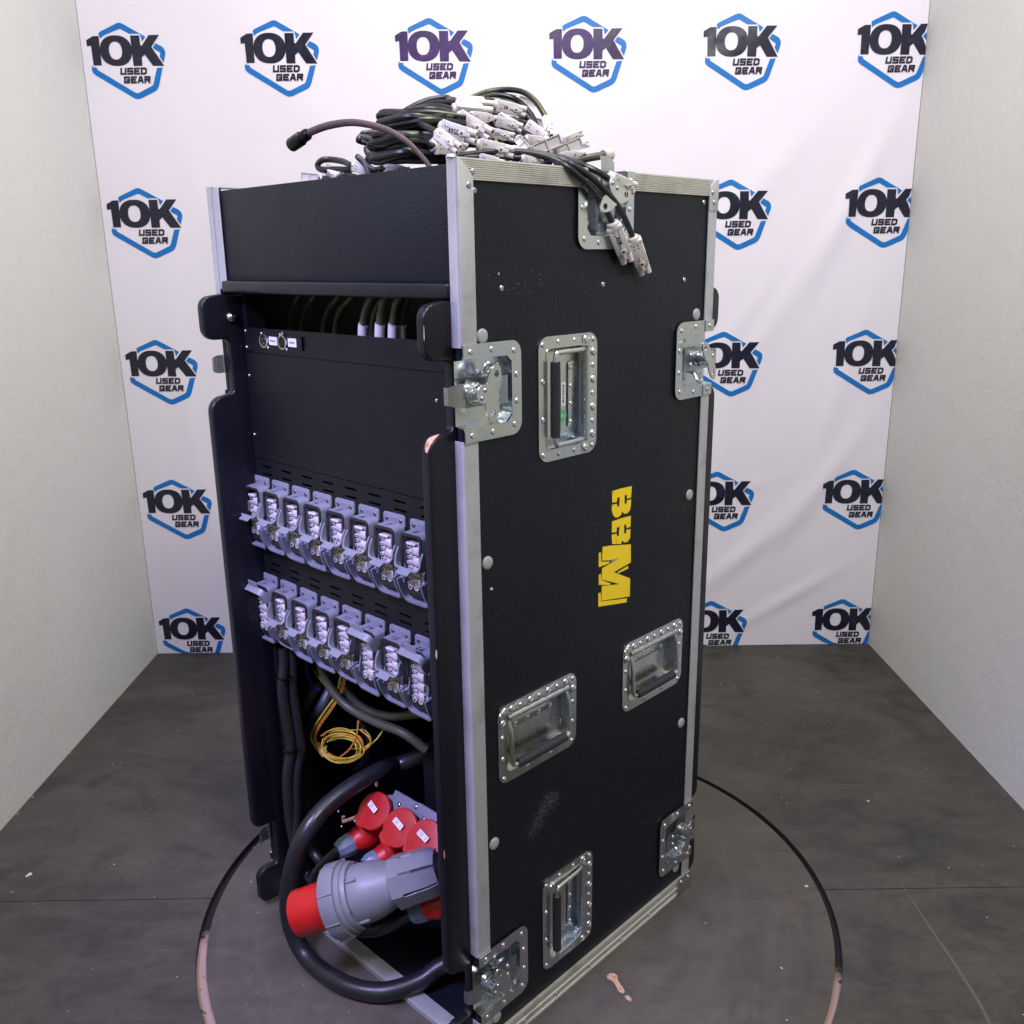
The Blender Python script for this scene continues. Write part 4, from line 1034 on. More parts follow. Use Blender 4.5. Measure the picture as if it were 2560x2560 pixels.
bm = bmn(); lathe(bm, tip, dx, [(L * .43, .0490), (L * .45, .0496), (L * .53, .0485), (L * .60, .0445), (L * .67, .0385), (L * .72, .0350)], 48)
for k in range(4):
    a = 2 * PI * k / 4 + .5; q = Mt.to_3x3() @ V3((math.cos(a), math.sin(a), 0))
    box(bm, tip + dx * (L * .475) + q * .0496, (L * .07, .006, .006), rot=Matrix((dx, q.cross(dx), q)).transposed(), bev=.0015)
BODY = pl('plug_body', bm, 'plug_grey')
for k in range(6):
    a = 2 * PI * k / 6 + .9; q = Mt.to_3x3() @ V3((math.cos(a), math.sin(a), 0))
    obj('screw', BSCR, None, BODY, PI_ @ frame_to(tip + dx * (L * .4405) + q * .0525, -dx) @ Matrix.Translation((0, 0, -.001)) @ Matrix.Scale(1.1, 4))
bm = bmn(); seg = 96; prof = [(L * .700, 0.0420), (L * .703, .0452), (L * .78, .0448), (L * .86, .0440), (L * .93, .0432), (L * .97, .0415), (L * 1.005, .0360), (L * 1.007, .022)]
rings = []
for t_, rr in prof:
    row = []
    for i in range(seg):
        a = 2 * PI * i / seg; f = (a / (2 * PI / 8)) % 1
        flat_ = math.cos(PI / 8) / math.cos((f - .5) * PI / 4)            # octagon
        q = rr * flat_
        if t_ > L * .84 and abs(f - .5) > .455: q *= .80                    # slits at the corners
        row.append(bm.verts.new(Mt @ V3((q * math.cos(a), q * math.sin(a), t_))))
    rings.append(row)
for a, b in zip(rings, rings[1:]):
    for i in range(seg): bm.faces.new((a[i], a[(i + 1) % seg], b[(i + 1) % seg], b[i]))
bm.faces.new(rings[0]); bm.faces.new(rings[-1]); pl('gland_nut', bm, 'plug_grey', angle=22)
loop = [V3((.40, .10, .50)), V3((.30, .12, .50)), onu(*z6(1250, -70), .19), onu(*z6(1000, 12), .12), onu(*z6(640, 245), .02), onu(*z6(425, 510), -.045), onu(*z6(318, 850), -.07), onu(*z6(318, 1150), -.072),
        onz(*z6(440, 1420), .0175), onz(*z6(700, 1620), .0175), onz(*z6(1000, 1690), .020), onz(*z6(1290, 1610), .030), onz(*z6(1500, 1480), .05), V3((.12, .09, .07)), V3((.17, .05, .13)), V3((.18, .04, .22)), tail + dx * .045 + V3((0, 0, .0)), tail - dx * .01]
for k in (8, 9, 10): loop[k].z = max(loop[k].z, .0178)
bm = bmn(); tube(bm, loop, .0162, 18, 10); pl('cable', bm, 'cable_rubber')

# cable bundle strapped down the left side
CB = empty('cable_bundle', CF @ Matrix.Translation((.03, .525, .10)), 'bundle of thick black cables strapped with cable ties down the left inner side', 'cable bundle'); CBI = Matrix.Translation((-.03, -.525, -.10))
def cb(pts, r, name='cable', mat='cable_rubber'):
    bm = bmn(); tube(bm, [onv(*z5(x, y), v) for x, y, v in pts], r, 12, 8); bm.transform(CBI); return obj(name, bm, mat, CB)
cb([(450, -60, .53), (455, 60, .53), (440, 250, .53), (470, 480, .53), (500, 700, .53), (478, 900, .53), (490, 1150, .53), (520, 1350, .53), (560, 1500, .52)], .0105)
cb([(510, -60, .525), (520, 60, .525), (520, 250, .525), (545, 480, .525), (575, 700, .525), (548, 900, .525), (545, 1150, .525), (545, 1400, .52)], .0095)
cb([(480, -60, .54), (485, 60, .54), (480, 250, .54), (510, 480, .545), (540, 700, .545), (515, 900, .545), (520, 1150, .545), (530, 1400, .54)], .0105)
for y, x0, x1 in ((165, 415, 545), (712, 455, 610)):
    a, b = onv(*z5(x0, y + 8), .52), onv(*z5(x1, y - 4), .512); c = (a + b) / 2
    bm = bmn(); n_ = 20; w_ = (b - a).length / 2 * .95
    ring = [c + V3((w_ * math.cos(2 * PI * k / n_) * .72, .014 * math.sin(2 * PI * k / n_) + .012 - w_ * .0, .002 * math.sin(k)))for k in range(n_ + 1)]
    tube(bm, ring, .0022, 6, 1, smooth=False); bm.transform(CBI); obj('cable_tie', bm, 'black_screw', CB)
def single(name, pts, r, mat, label, cat, group=None, frm=z5, seg=12):
    bm = bmn(); tube(bm, [onu(*frm(x, y), u) for x, y, u in pts], r, seg, 8); return cobj(name, bm, mat, label=label, cat=cat, group=group)
single('grey_hose', [(720, 200, .12), (650, 320, .10), (600, 440, .10), (560, 620, .12), (560, 800, .15)], .0115, 'grey_hose', 'short grey hose beside the strapped bundle, the left one of two', 'hose', 'grey hoses beside the bundle')
single('grey_hose', [(800, 260, .12), (735, 380, .10), (650, 490, .10), (600, 620, .12), (600, 800, .15)], .0105, 'grey_hose', 'short grey hose beside the strapped bundle, the right one of two', 'hose', 'grey hoses beside the bundle')
single('supply_cable', [(720, 30, .08), (760, 160, .085), (840, 290, .09), (960, 400, .10), (1150, 500, .11), (1350, 580, .12), (1530, 710, .14)], .0085, 'olive_cable', 'grey olive cable sagging under the lower row of connectors', 'cable')
single('supply_cable', [(880, 180, .12), (960, 310, .12), (1080, 410, .12), (1250, 455, .13), (1480, 435, .15)], .0085, 'olive_cable', 'dim olive cable behind the sagging grey one', 'cable')
single('thin_wire', [(620, 40, .07), (625, 110, .08), (660, 210, .09), (720, 260, .10)], .0025, 'blue_wire', 'thin blue wire at the upper left of the lower bay', 'wire', seg=8)
single('bay_cable', [(610, 1340, .07), (645, 1430, .06), (690, 1500, .055), (745, 1570, .06), (820, 1640, .08)], .0105, 'cable_rubber', 'short dark cable curving between the big cable loop and the big plug', 'cable')
single('bay_cable', [(560, 1500, .06), (600, 1590, .055), (640, 1670, .055), (700, 1750, .07)], .0100, 'cable_rubber', 'lower dark cable close inside the big cable loop', 'cable')
single('bay_cable', [(1020, 470, .16), (1100, 640, .17), (1060, 800, .19), (930, 900, .21), (760, 1000, .22)], .0075, 'cable_rubber', 'dim black cable hanging behind the wire coil', 'cable')
single('bay_cable', [(700, 60, .14), (760, 330, .17), (860, 560, .20), (900, 820, .22), (840, 1080, .24)], .0080, 'cable_rubber', 'dim black cable running down the back of the lower bay', 'cable')
# earth wires: a small coil of yellow and orange wire
YW = empty('wire_coil', CF @ Matrix.Translation(onu(*z5(880, 800), .09)), 'loose coil of thin yellow, green and orange wire hanging in the lower bay', 'wire coil'); YI = Matrix.Translation(-onu(*z5(880, 800), .09))
def yw(pts, mat, r=.0014):
    bm = bmn(); tube(bm, [onu(*z5(x, y), u) for x, y, u in pts], r, 7, 6); bm.transform(YI); obj('wire', bm, mat, YW)
for k, mt in enumerate(('wire_green', 'wire_yellow', 'wire_orange', 'wire_orange')):
    o_ = (0, 9, 34, 48)[k] + rnd.uniform(-4, 4)
    yw([(880 + o_, 150, .11), (845 + o_ * .8, 290, .10), (770 + o_, 400, .09), (690 + o_ * .9, 520, .085), (655 + o_ * .8, 610, .085), (685 + o_ * .6, 680, .087), (745 + o_ * .4, 760, .09)], mt)
for k in range(10):
    mt = ('wire_orange', 'wire_yellow', 'wire_green', 'wire_orange', 'wire_yellow', 'wire_yellow', 'wire_orange', 'wire_green', 'wire_yellow', 'wire_yellow')[k]
    cx, cy = 885 + rnd.uniform(-22, 20), 690 + rnd.uniform(-26, 30); rx, ry = 146 + rnd.uniform(-26, 18), 112 + rnd.uniform(-26, 20); ph = rnd.uniform(-.5, .5)
    a0 = rnd.uniform(-2.6, -1.9)
    yw([(cx + rx * math.cos(a) + ry * .15 * math.sin(a + ph), cy + ry * math.sin(a), .088 + .004 * math.sin(3 * a + k)) for a in [a0 + 5.8 * q / 12 for q in range(13)]], mt)
yw([(1015, 490, .085), (1000, 600, .083), (950, 700, .083), (880, 760, .085)], 'wire_orange', .0017); yw([(1030, 560, .09), (1090, 610, .09), (1105, 670, .09), (1030, 730, .09), (940, 770, .09)], 'wire_orange')
yw([(1200, 560, .12), (1140, 640, .10), (1060, 690, .09), (960, 700, .088)], 'wire_yellow'); yw([(960, 560, .09), (1060, 560, .10), (1110, 640, .095), (1040, 700, .09)], 'wire_green', .0011); yw([(680, 110, .10), (735, 190, .10), (800, 260, .10)], 'wire_orange')
# dim brackets in the back of the bay
bm = bmn(); a, b = onu(*z6(722, 405), .10), onu(*z6(812, 372), .09); tube(bm, [a + V3((0, 0, .012)), a, b], .0035, 8, 3, smooth=False); o = obj('copper_bracket', bm, 'chip_wood', CASE)
for x, y in ((682, 328), (706, 440), (805, 402), (998, 30), (890, 45), (895, 128)):
    c = onu(*z6(x, y), .12); put(BSCR, frame_to(c, V3((-.7, -.4, .5))), 0, 0, 0)
bm = bmn(); box(bm, onu(*z6(968, 75), .14), (.004, .006, .035)); obj('copper_bracket', bm, 'chip_wood', CASE)

# cables seen through the gap above the narrow panel
for k, (x0, x1, uu, wt) in enumerate(((640, 700, .12, 0), (720, 800, .13, 0), (865, 960, .12, 0), (940, 1050, .11, 0), (1115, 1180, .055, 1), (1225, 1270, .05, 1), (1312, 1360, .055, 1), (1365, 1420, .07, 1), (1180, 1260, .10, 0))):
    e = []
    pts = [(480 + x1 * .383, 720 + 60 * .383), (480 + (x0 * .7 + x1 * .3) * .383, 720 + 150 * .383), (480 + x0 * .383, 720 + 262 * .383)]
    P = [onu(*p, uu) for p in pts]; P = [P[0] + V3((.03, -.01, .03))] + P + [P[-1] + V3((.0, .004, -.035))]
    pos = ('leftmost', 'second', 'third', 'fourth', 'fifth')
    rt = lead('internal_cable', Matrix.Translation(P[-1]), ('%s from the left of the white-ferruled cables in the gap above the narrow rack panel' % pos[(k - 4) % 5] if wt else '%s from the left of the dim olive cables in the gap above the narrow panel' % pos[k if k < 4 else 4]), 'cable', 'ferruled cables in the gap' if wt else 'dim cables in the gap'); I_ = Matrix.Translation(-P[-1])
    bm = bmn(); tube(bm, P, .0062, 10, 6); bm.transform(I_); obj('sheath', bm, 'olive_cable', rt)
    if wt:
        a = P[2] * .25 + P[3] * .75; bm = bmn(); tube(bm, [a, P[3], P[4]], .0074, 12, 3); bm.transform(I_); obj('ferrule', bm, 'white_plug_plastic', rt)

# ================================================================ PILE OF LEADS ON TOP
zt = lambda x, y: (1040 + .1863 * x, 200 + .1863 * y)
zr = lambda x, y: (1160 + .2381 * x, 240 + .2381 * y)
zl = lambda x, y: (740 + .1967 * x, 340 + .1967 * y)
zc = lambda x, y: (760 + .3416 * x, 200 + .3416 * y)
z1 = lambda x, y: (480 + .383 * x, 180 + .383 * y)
def connector_meshes():
    """X along the lead, Y width, Z thickness; origin at the cable entry"""
    bm = bmn()
    lathe(bm, (-.004, 0, 0), (1, 0, 0), [(0, .0072), (.001, .0086), (.0035, .0092), (.006, .0092)], 14)
    box(bm, (.0225, 0, 0), (.038, .0205, .0160), bev=.0016, seg=2)
    box(bm, (.0040, 0, 0), (.0060, .0225, .0172), bev=.0018, seg=2)
    for y in (.0052, -.0052): cyl(bm, (.040, y, .0015), (.0560, y, .0015), .0047, .0045, 12)
    cyl(bm, (.040, 0, -.0045), (.0540, 0, -.0045), .0036, .0034, 10)
    prism(bm, [(.026, 0), (.040, .0028), (.040, -.0028)], Matrix.Translation((0, 0, .0078)), .0022)
    box(bm, (.0365, 0, .0088), (.006, .0075, .0030), bev=.0006)
    box(bm, (.0440, 0, .0086), (.009, .0050, .0026), bev=.0006)
    for k in range(6): box(bm, (.010 + k * .0028, .0104, 0), (.0012, .0008, .012))
    A_ = finish('connector', bm, 'white_plug_plastic', 40)
    bm = bmn()
    for x in (.0085, .0125):
        for y in (-.0030, .0030): box(bm, (x, y, .0081), (.0012, .0026, .0004))
    box(bm, (.0365, 0, .0104), (.0026, .0036, .0003))
    for y in (.0052, -.0052): cyl(bm, (.0560, y, .0015), (.0562, y, .0015), .0024, seg=10)
    B_ = finish('slot_marks', bm, 'dark_hole', 40)
    # ribbed variant: long open-sided coupler
    bm = bmn(); box(bm, (.030, 0, 0), (.060, .0200, .0130), bev=.0012)
    lathe(bm, (-.004, 0, 0), (1, 0, 0), [(0, .0066), (.002, .0080), (.006, .0084)], 14)
    for s in (1, -1): box(bm, (.034, s * .0092, .0075), (.052, .0016, .004))
    for x in (.008, .034, .060): box(bm, (x, 0, .0075), (.0018, .0195, .004))
    C_ = finish('connector', bm, 'white_plug_plastic', 40)
    # tapering hood variant
    bm = bmn(); prism(bm, [(0, -.0085), (.006, -.0110), (.034, -.0095), (.052, -.0040), (.052, .0040), (.034, .0095), (.006, .0110), (0, .0085)], Matrix.Translation((0, 0, -.007)), .014, .0012)
    cyl(bm, (.045, .0, 0), (.060, 0, 0), .0052, .0050, 12)
    D_ = finish('connector', bm, 'white_plug_plastic', 40)
    return {'a': (A_, B_), 'r': (C_, None), 'h': (D_, B_)}
CM = connector_meshes()
def make_lead(tail, tip, kind, label, cable=None, r=.0042, mat='cable_rubber', roll=0.0, marks=None, L=None, group='leads piled on top of the case', face=None):
    """tail, tip: case-space points"""
    X = (tip - tail).normalized(); view = (ray(1280, 400)[0] - tail).normalized()
    if face is not None: view = V3(face)
    Z = (view - X * view.dot(X)).normalized(); Y = Z.cross(X)
    M = Matrix.Translation(tail) @ Matrix((X, Y, Z)).transposed().to_4x4() @ Matrix.Rotation(roll, 4, 'X')
    s = max(.55, min(1.25, (tip - tail).length / .060)); M = M @ Matrix.Diagonal((s, min(s, 1.05), min(s, 1.05), 1))
    rt = lead('cable_lead', Matrix.Translation(tail), label, 'cable', group); I_ = Matrix.Translation(-tail)
    a, b = CM[kind]; co = obj('connector', a, None, rt, I_ @ M)
    if b: obj('slot_marks', b, None, co)['kind'] = 'stuff'
    if marks:
        bm = bmn(); t = bmesh.new(); kk = 0; x = .0150
        for ch_ in marks:
            for q in strokes(ch_, x, -.0030, .0026, .0058, .0009): t.faces.new([t.verts.new((p[0], p[1], kk * .00002)) for p in q]); kk += 1
            x += .0040
        join(bm, t, Matrix.Translation((0, 0, .0083)))
        obj('handwriting', bm, 'ink', co, recalc=False)
    pts = ([V3(p) for p in cable] if cable else [tail - X * .05 + V3((.01, .02, -.035)), tail - X * .022 + V3((0, .004, -.006))]) + [tail - X * .004, tail + X * .004]
    bm = bmn(); tube(bm, pts, r * .9, 10, 8); bm.transform(I_); obj('cable', bm, mat, rt)
    return rt
def cs(pts, frm=zc): return [onv(*frm(x, y), v) for x, y, v in pts]
def T(f, x, y, v): return onv(*f(x, y), v)
LBL = []
# loops sweeping over from the left bend
make_lead(T(zt, 590, 505, .14), T(zt, 1040, 765, .09), 'a', 'large white connector in the middle of the pile, pointing down right', cs([(620, 380, .26), (570, 320, .29), (575, 282, .30), (700, 240, .27), (860, 215, .22), (1000, 225, .19)]), .0052)
make_lead(T(zt, 350, 640, .11), T(zt, 850, 790, .06), 'a', 'white connector lettered W85M at the left front of the pile', cs([(640, 400, .25), (600, 350, .26), (680, 310, .24), (790, 300, .20), (880, 320, .15)]), .0048, marks='W85M')
make_lead(T(zt, 300, 725, .07), T(zt, 600, 955, .03), 'a', 'white connector at the left front of the pile, its two prong ends showing', cs([(610, 395, .22), (640, 345, .20), (720, 305, .18), (820, 312, .14), (900, 345, .10)]), .0045)
make_lead(T(zt, 225, 885, .11), T(zt, 700, 930, .10), 'a', 'white connector lying lowest at the left front, half behind the crossing one', cs([(500, 560, .25), (640, 545, .22), (800, 520, .17)]), .0048)
make_lead(T(zt, 570, 310, .24), T(zt, 1060, 350, .21), 'a', 'upper of the two white connectors side by side on the crown of the pile', cs([(640, 300, .34), (740, 240, .33), (860, 185, .31), (980, 165, .28)]), .0050, roll=.6)
make_lead(T(zt, 515, 400, .20), T(zt, 1050, 445, .17), 'a', 'lower of the two white connectors side by side on the crown of the pile', cs([(600, 310, .32), (700, 262, .31), (840, 210, .28), (960, 190, .24)]), .0050, roll=.5)
make_lead(T(zt, 1065, 335, .22), T(zt, 1500, 440, .19), 'a', 'long white connector at the crown, dark handwriting on its underside', cs([(760, 220, .34), (900, 150, .33), (1050, 130, .31), (1080, 165, .28)]), .0050, marks='8M')
make_lead(T(zt, 730, 500, .16), T(zt, 1080, 510, .15), 'h', 'smooth white connector lying just above the large middle one', None, .0045)
make_lead(T(zt, 1070, 540, .17), T(zt, 1450, 660, .14), 'a', 'white connector right of centre under the crown, pointing down right', None, .0045)
make_lead(T(zt, 1120, 480, .20), T(zt, 1330, 600, .18), 'r', 'ribbed white connector half buried behind the centre of the pile', None, .0045, roll=.4)
make_lead(T(zt, 980, 700, .12), T(zt, 1340, 780, .09), 'a', 'white connector with handwriting on top, ending right of the large middle one', None, .0045, marks='057')
make_lead(T(zt, 850, 875, .09), T(zt, 1350, 985, .05), 'a', 'white connector lying lowest in front, just above the ribbed rim', None, .0048)
make_lead(T(zt, 1370, 790, .11), T(zt, 1510, 960, .08), 'r', 'yellowish ribbed connector pointing down, right of the front ones', None, .0045)
make_lead(T(zt, 1505, 600, .16), T(zt, 1770, 790, .12), 'h', 'white connector with a sloping shoulder right of the crown', None, .0045)
make_lead(T(zt, 1480, 790, .13), T(zt, 1800, 830, .11), 'a', 'flat lying white connector below the sloping one at the right', None, .0045)
make_lead(T(zt, 1740, 515, .20), T(zt, 1800, 770, .18), 'a', 'white connector hanging nose down from the highest cable arc', cs([(1000, 260, .32), (1120, 185, .33), (1240, 125, .32), (1360, 82, .31), (1490, 70, .29), (1610, 92, .26), (1700, 165, .23)]), .0052)
make_lead(T(zr, 690, 590, .09), T(zr, 1010, 455, .06), 'r', 'large open sided grey white coupler pointing up right', None, .0048)
make_lead(T(zr, 930, 610, .08), T(zr, 1230, 485, .05), 'r', 'white coupler with a recessed window beside the large open sided one', None, .0048)
make_lead(T(zr, 1000, 650, .06), T(zr, 1280, 595, .03), 'h', 'lowest white coupler of the right hand cluster, lying almost level', None, .0048)
make_lead(T(zr, 1040, 475, .12), T(zr, 1255, 375, .10), 'a', 'grey white connector at the far right pointing up, its prongs clear of the heap', None, .0048, roll=.3)
make_lead(T(zr, 1120, 540, .10), T(zr, 1290, 500, .09), 'a', 'greyish connector end below the open ended coupler', None, .0048)
make_lead(T(zr, 640, 300, .17), T(zr, 870, 440, .14), 'h', 'cream connector wedge behind the nose down one', None, .0045)
make_lead(T(zr, 560, 20, .30), T(zr, 720, 80, .28), 'r', 'pale grey connector standing behind the highest arc', None, .004)
make_lead(T(zr, 720, 250, .26), T(zr, 830, 290, .25), 'r', 'cream connector half hidden behind the nose down one', None, .004)
make_lead(T(zt, 850, 1045, .05), T(zt, 1120, 1090, .03), 'h', 'white connector peeping over the ribbed rim, left one', None, .004)
make_lead(T(zt, 1420, 1055, .05), T(zt, 1640, 1110, .04), 'a', 'white connector peeping over the ribbed rim, right one', None, .004)
# the three leads over the edge
hang = 'leads hanging over the side of the case'
make_lead(T(zr, 1565, 1350, -.012), T(zr, 1725, 1765, -.012), 'a', 'white plug lettered 80M hanging over the top latch', cs([(-120, 640, .10), (60, 615, .09), (260, 590, .075), (480, 585, .06), (700, 605, .045), (900, 650, .02), (1080, 745, -.004), (1260, 890, -.012), (1420, 1080, -.013), (1520, 1250, -.012)], zr), .0050, marks='80M', group=hang)
make_lead(T(zr, 1775, 1500, -.013), T(zr, 1910, 1885, -.013), 'a', 'white plug hanging lowest beside the lettered one', cs([(200, 625, .085), (420, 590, .07), (680, 590, .055), (920, 635, .025), (1120, 715, -.004), (1330, 850, -.014), (1500, 1010, -.016), (1640, 1190, -.015), (1740, 1400, -.013)], zr), .0050, group=hang)
make_lead(T(zr, 1530, 870, -.010), T(zr, 1800, 975, -.014), 'a', 'white plug lying over the rim above the latch', cs([(980, 640, .05), (1120, 680, .03), (1260, 730, .010), (1400, 795, -.004)], zr), .0050, group=hang)
make_lead(T(zr, 1480, 622, .02), T(zr, 1545, 610, .02), 'r', 'white end cap on an olive cable behind the rim by the latch', cs([(950, 720, .06), (1130, 690, .045), (1300, 655, .03)], zr), .0052, 'olive_cable') if False else None
bm = bmn(); tube(bm, cs([(950, 725, .06), (1130, 692, .045), (1300, 652, .03), (1470, 622, .02)], zr), .0055, 10, 8); e = cobj('olive_lead', bm, 'olive_cable', label='olive cable with a pale end cap pointing right behind the rim', cat='cable')
bm = bmn(); a, b = T(zr, 1462, 624, .02), T(zr, 1540, 610, .018); lathe(bm, a, b - a, [(0, .0075), (.002, .0090), ((b - a).length, .0088)], 14); bm.transform((CI @ e.matrix_basis).inverted()); obj('end_cap', bm, 'old_white_plastic', e)
# left end of the tray
lg = 'leads at the left end of the top tray'
make_lead(T(zl, 725, 385, .30), T(zl, 1030, 500, .27), 'a', 'white connector lying at the left end of the tray, its cable looping left', cs([(700, 430, .32), (500, 425, .35), (330, 430, .37), (275, 375, .38), (330, 310, .37), (450, 300, .36), (600, 325, .33)], zl), .0050, group=lg)
make_lead(T(zl, 530, 520, .34), T(zl, 370, 395, .38), 'a', 'connector at the far left end showing its open prongs', cs([(760, 520, .30), (640, 500, .32)], zl), .0045, group=lg, face=(-.3, -.9, .3))
make_lead(T(zl, 330, 535, .37), T(zl, 165, 518, .39), 'r', 'flat white connector farthest left on the tray', cs([(480, 540, .35)], zl), .0045, group=lg)
make_lead(T(zl, 1120, 415, .24), T(zl, 1450, 425, .21), 'h', 'smooth white connector by the foot of the braided gooseneck', cs([(940, 500, .27), (880, 360, .28), (790, 270, .29), (820, 300, .29), (960, 420, .27), (1040, 430, .26)], zl), .0050, group=lg)
# thick coiled leads that fill the heap
coil = 'coiled black leads in the heap'
COILS = [([(1130, 560, .12), (960, 545, .18), (760, 520, .24), (560, 480, .29), (420, 450, .31), (402, 436, .31), (430, 420, .31), (560, 455, .28), (760, 480, .22), (960, 470, .16), (1120, 450, .12)], 'cable loop sticking out farthest left from the heap'),
 ([(1120, 520, .16), (900, 490, .22), (700, 455, .27), (520, 425, .30), (440, 412, .32), (432, 396, .32), (500, 388, .31), (650, 400, .28), (820, 420, .23), (1000, 420, .18)], 'cable loop just above the leftmost one'),
 ([(1000, 590, .13), (800, 590, .19), (600, 580, .24), (500, 555, .27), (462, 525, .28), (470, 500, .28), (560, 530, .26), (720, 560, .21), (900, 565, .15)], 'lowest left loop of the heap near the tray'),
 ([(1150, 400, .20), (950, 360, .26), (760, 345, .31), (620, 340, .34), (565, 315, .35), (560, 285, .35), (620, 265, .34), (740, 262, .32), (860, 268, .30), (1010, 300, .30), (1140, 380, .30)], 'upper left loop folded back in a tight bend'),
 ([(1300, 260, .30), (1150, 210, .33), (1000, 160, .35), (860, 175, .36), (720, 240, .37), (640, 300, .37)], 'long arc over the crown of the heap'),
 ([(1400, 330, .28), (1250, 200, .31), (1050, 140, .33), (900, 152, .35), (760, 215, .36), (660, 290, .36)], 'highest arc on the left side of the crown'),
 ([(1720, 380, .22), (1660, 250, .25), (1560, 150, .28), (1430, 110, .30), (1290, 135, .31), (1150, 180, .31), (1000, 250, .30)], 'second arc at the right, under the highest one'),
 ([(1740, 420, .20), (1640, 280, .22), (1530, 185, .24), (1400, 150, .27), (1260, 165, .28), (1100, 230, .29)], 'third arc at the right, nearest the connectors')]
for pts, lb in COILS:
    bm = bmn(); tube(bm, cs(pts), .0047, 10, 8); cobj('coiled_lead', bm, 'cable_rubber', label='black ' + lb, cat='cable', group=coil)
bm = bmn(); k = 0
for i in range(46):
    v = rnd.uniform(.16, .36); y0 = rnd.uniform(250, 590); x0 = 560 + abs(y0 - 330) * .1 + rnd.uniform(-20, 60) if y0 < 380 else 470 + rnd.uniform(0, 90)
    yt = max(y0 - rnd.uniform(10, 70), 215 + max(0, 700 - x0) * .3); x1 = rnd.uniform(1020, 1200); 
    pts = [(x1, min(590, y0 + rnd.uniform(0, 60)), max(.12, v - .12)), ((x0 + x1) / 2, min(590, yt + rnd.uniform(20, 60)), v - .04), (x0 + 60, y0 + 12, v), (x0, y0 - 4, v + .01), (x0 + 40, y0 - 22, v), ((x0 + x1) / 2, yt, v - .05), (x1, yt + rnd.uniform(20, 60), max(.12, v - .13))]
    tube(bm, cs(pts), .0045, 8, 6)
for i in range(16):
    x = rnd.uniform(1150, 1700); y = 200 + (x - 1150) * .25 + rnd.uniform(0, 150)
    tube(bm, cs([(x - 260, y + 160, .22), (x - 120, y + rnd.uniform(-20, 40), .24), (x + 60, y + rnd.uniform(0, 60), .22), (x + 160, y + 200, .18)]), .0050, 8, 6)
for v_ in bm.verts: v_.co.z = max(v_.co.z, 1.3375)
o = cobj('tangled_leads', bm, 'cable_rubber', label='dark mass of tangled black leads filling the heap on top of the case', cat='cables'); o['kind'] = 'stuff'
# braided gooseneck with a black socket
P = [onu(*z1(x, y), u) for x, y, u in ((1600, 720, .035), (1545, 610, .03), (1480, 530, .024), (1390, 445, .016), (1250, 370, .006), (1060, 330, -.008), (900, 348, -.015), (790, 385, -.02), (740, 412, -.022))]
G = lead('gooseneck', Matrix.Translation(P[0]), 'braided brown gooseneck arching left over the drawer front, black socket on its end', 'gooseneck'); I_ = Matrix.Translation(-P[0])
bm = bmn(); tube(bm, P, lambda t: .0034 + .0016 * min(1, max(0, (t - .25) / .5)), 12, 10); bm.transform(I_); obj('braided_arm', bm, 'braided_sleeve', G)
a, b = onu(*z1(762, 400), -.022), onu(*z1(648, 478), -.026); d = b - a; bm = bmn(); LL = d.length
lathe(bm, a, d, [(0, .0062), (.003, .0078), (LL * .28, .0080), (LL * .30, .0070), (LL * .42, .0072), (LL * .44, .0096), (LL * .96, .0096), (LL, .0088), (LL * 1.0005, .0068), (LL * .9, .0065)], 22); bm.transform(I_); obj('end_socket', bm, 'black_screw', G)

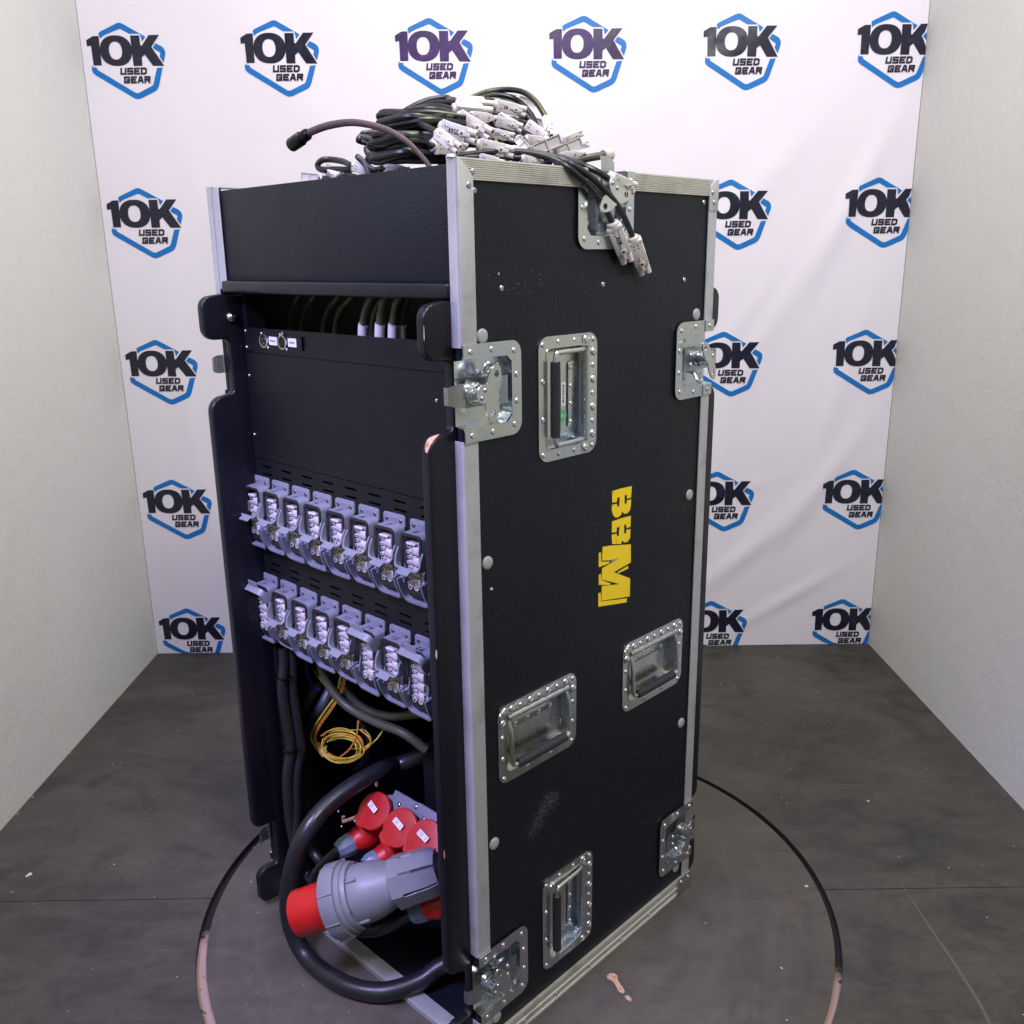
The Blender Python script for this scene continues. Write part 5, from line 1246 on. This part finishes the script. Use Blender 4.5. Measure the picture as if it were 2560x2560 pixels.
# scuffed patch on the side panel
zD = lambda x, y: (1160 + .3209 * x, 1480 + .3209 * y)
bm = bmn()
for i in range(420):
    t_ = rnd.random() ** 1.6; cx = 700 - 190 * t_; cy = 1580 + 330 * t_; px, py = zD(cx + rnd.gauss(0, 34 - 14 * t_), cy + rnd.gauss(0, 26))
    p = onv(px, py, 0); a = rnd.uniform(-.5, .9); l_ = rnd.uniform(.0008, .0026); h_ = rnd.uniform(.00018, .0004)
    q = V3((math.cos(a), math.sin(a), 0)) * l_; r_ = V3((-math.sin(a), math.cos(a), 0)) * h_; c = V3((p.x, p.z, -.0011))
    bm.faces.new([bm.verts.new(SIDE @ (c + d_)) for d_ in (-q - r_, q - r_, q + r_, -q + r_)])
for i in range(160):
    u_ = rnd.uniform(.03, .56); z_ = rnd.choice((rnd.uniform(.05, 1.32), rnd.gauss(1.205, .008), rnd.gauss(.70, .15)))
    if any(h[0] - .02 < u_ < h[1] + .02 and h[2] - .02 < z_ < h[3] + .02 for h in H): continue
    a = rnd.uniform(-.2, .4); l_ = rnd.uniform(.0004, .0022); h_ = rnd.uniform(.0002, .0005)
    q = V3((math.cos(a), math.sin(a), 0)) * l_; r_ = V3((-math.sin(a), math.cos(a), 0)) * h_; c = V3((u_, z_, -.0011))
    bm.faces.new([bm.verts.new(SIDE @ (c + d_)) for d_ in (-q - r_, q - r_, q + r_, -q + r_)])
o = obj('scuff_marks', bm, 'scuff', CASE, recalc=False); o['kind'] = 'stuff'

# long pale drag mark on the floor at the right
m = simple('drag_mark', (.088, .081, .070), .6, .25, vs=60)
pts = [CF @ onz(1700 + x * .5488, 1500 + y * .5488, 0) for x, y in ((1000, 1285), (1060, 1370), (1130, 1480), (1240, 1640), (1310, 1750), (1360, 1830), (1420, 1950), (1470, 2080))]
P = smooth_pts(pts, 6); bm = bmn(); L1, L2 = [], []
for i, p in enumerate(P):
    t_ = (P[min(i + 1, len(P) - 1)] - P[max(i - 1, 0)]).normalized(); q = V3((-t_.y, t_.x, 0)) * (.0006 + .0024 * min(1, i / 20)) * rnd.uniform(.75, 1.2)
    L1.append(bm.verts.new((p.x - q.x, p.y - q.y, .0004))); L2.append(bm.verts.new((p.x + q.x, p.y + q.y, .0004)))
for i in range(len(P) - 1): bm.faces.new((L1[i], L1[i + 1], L2[i + 1], L2[i]))
o = obj('drag_mark', bm, 'drag_mark', bpy.data.objects['floor.001'], recalc=False)
# ragged crumbs of plaster and filler along the foot of the left wall
bm = bmn()
for i in range(26):
    y = rnd.uniform(1.3, 2.78); s_ = rnd.uniform(.001, .0045) * (1.6 if rnd.random() < .12 else 1)
    k = 5; prism(bm, [(s_ * rnd.uniform(.5, 1) * math.cos(2 * PI * j / k), s_ * rnd.uniform(.6, 1.6) * math.sin(2 * PI * j / k)) for j in range(k)], Matrix.Translation((XL + rnd.uniform(0, .008), y, .0005)) @ Matrix.Rotation(rnd.random(), 4, 'Z'), s_ * .6)
o = obj('plaster_crumbs', bm, 'crumb_brown'); tag(o, 'brownish plaster crumbs along the foot of the left wall', 'crumbs'); o['kind'] = 'stuff'
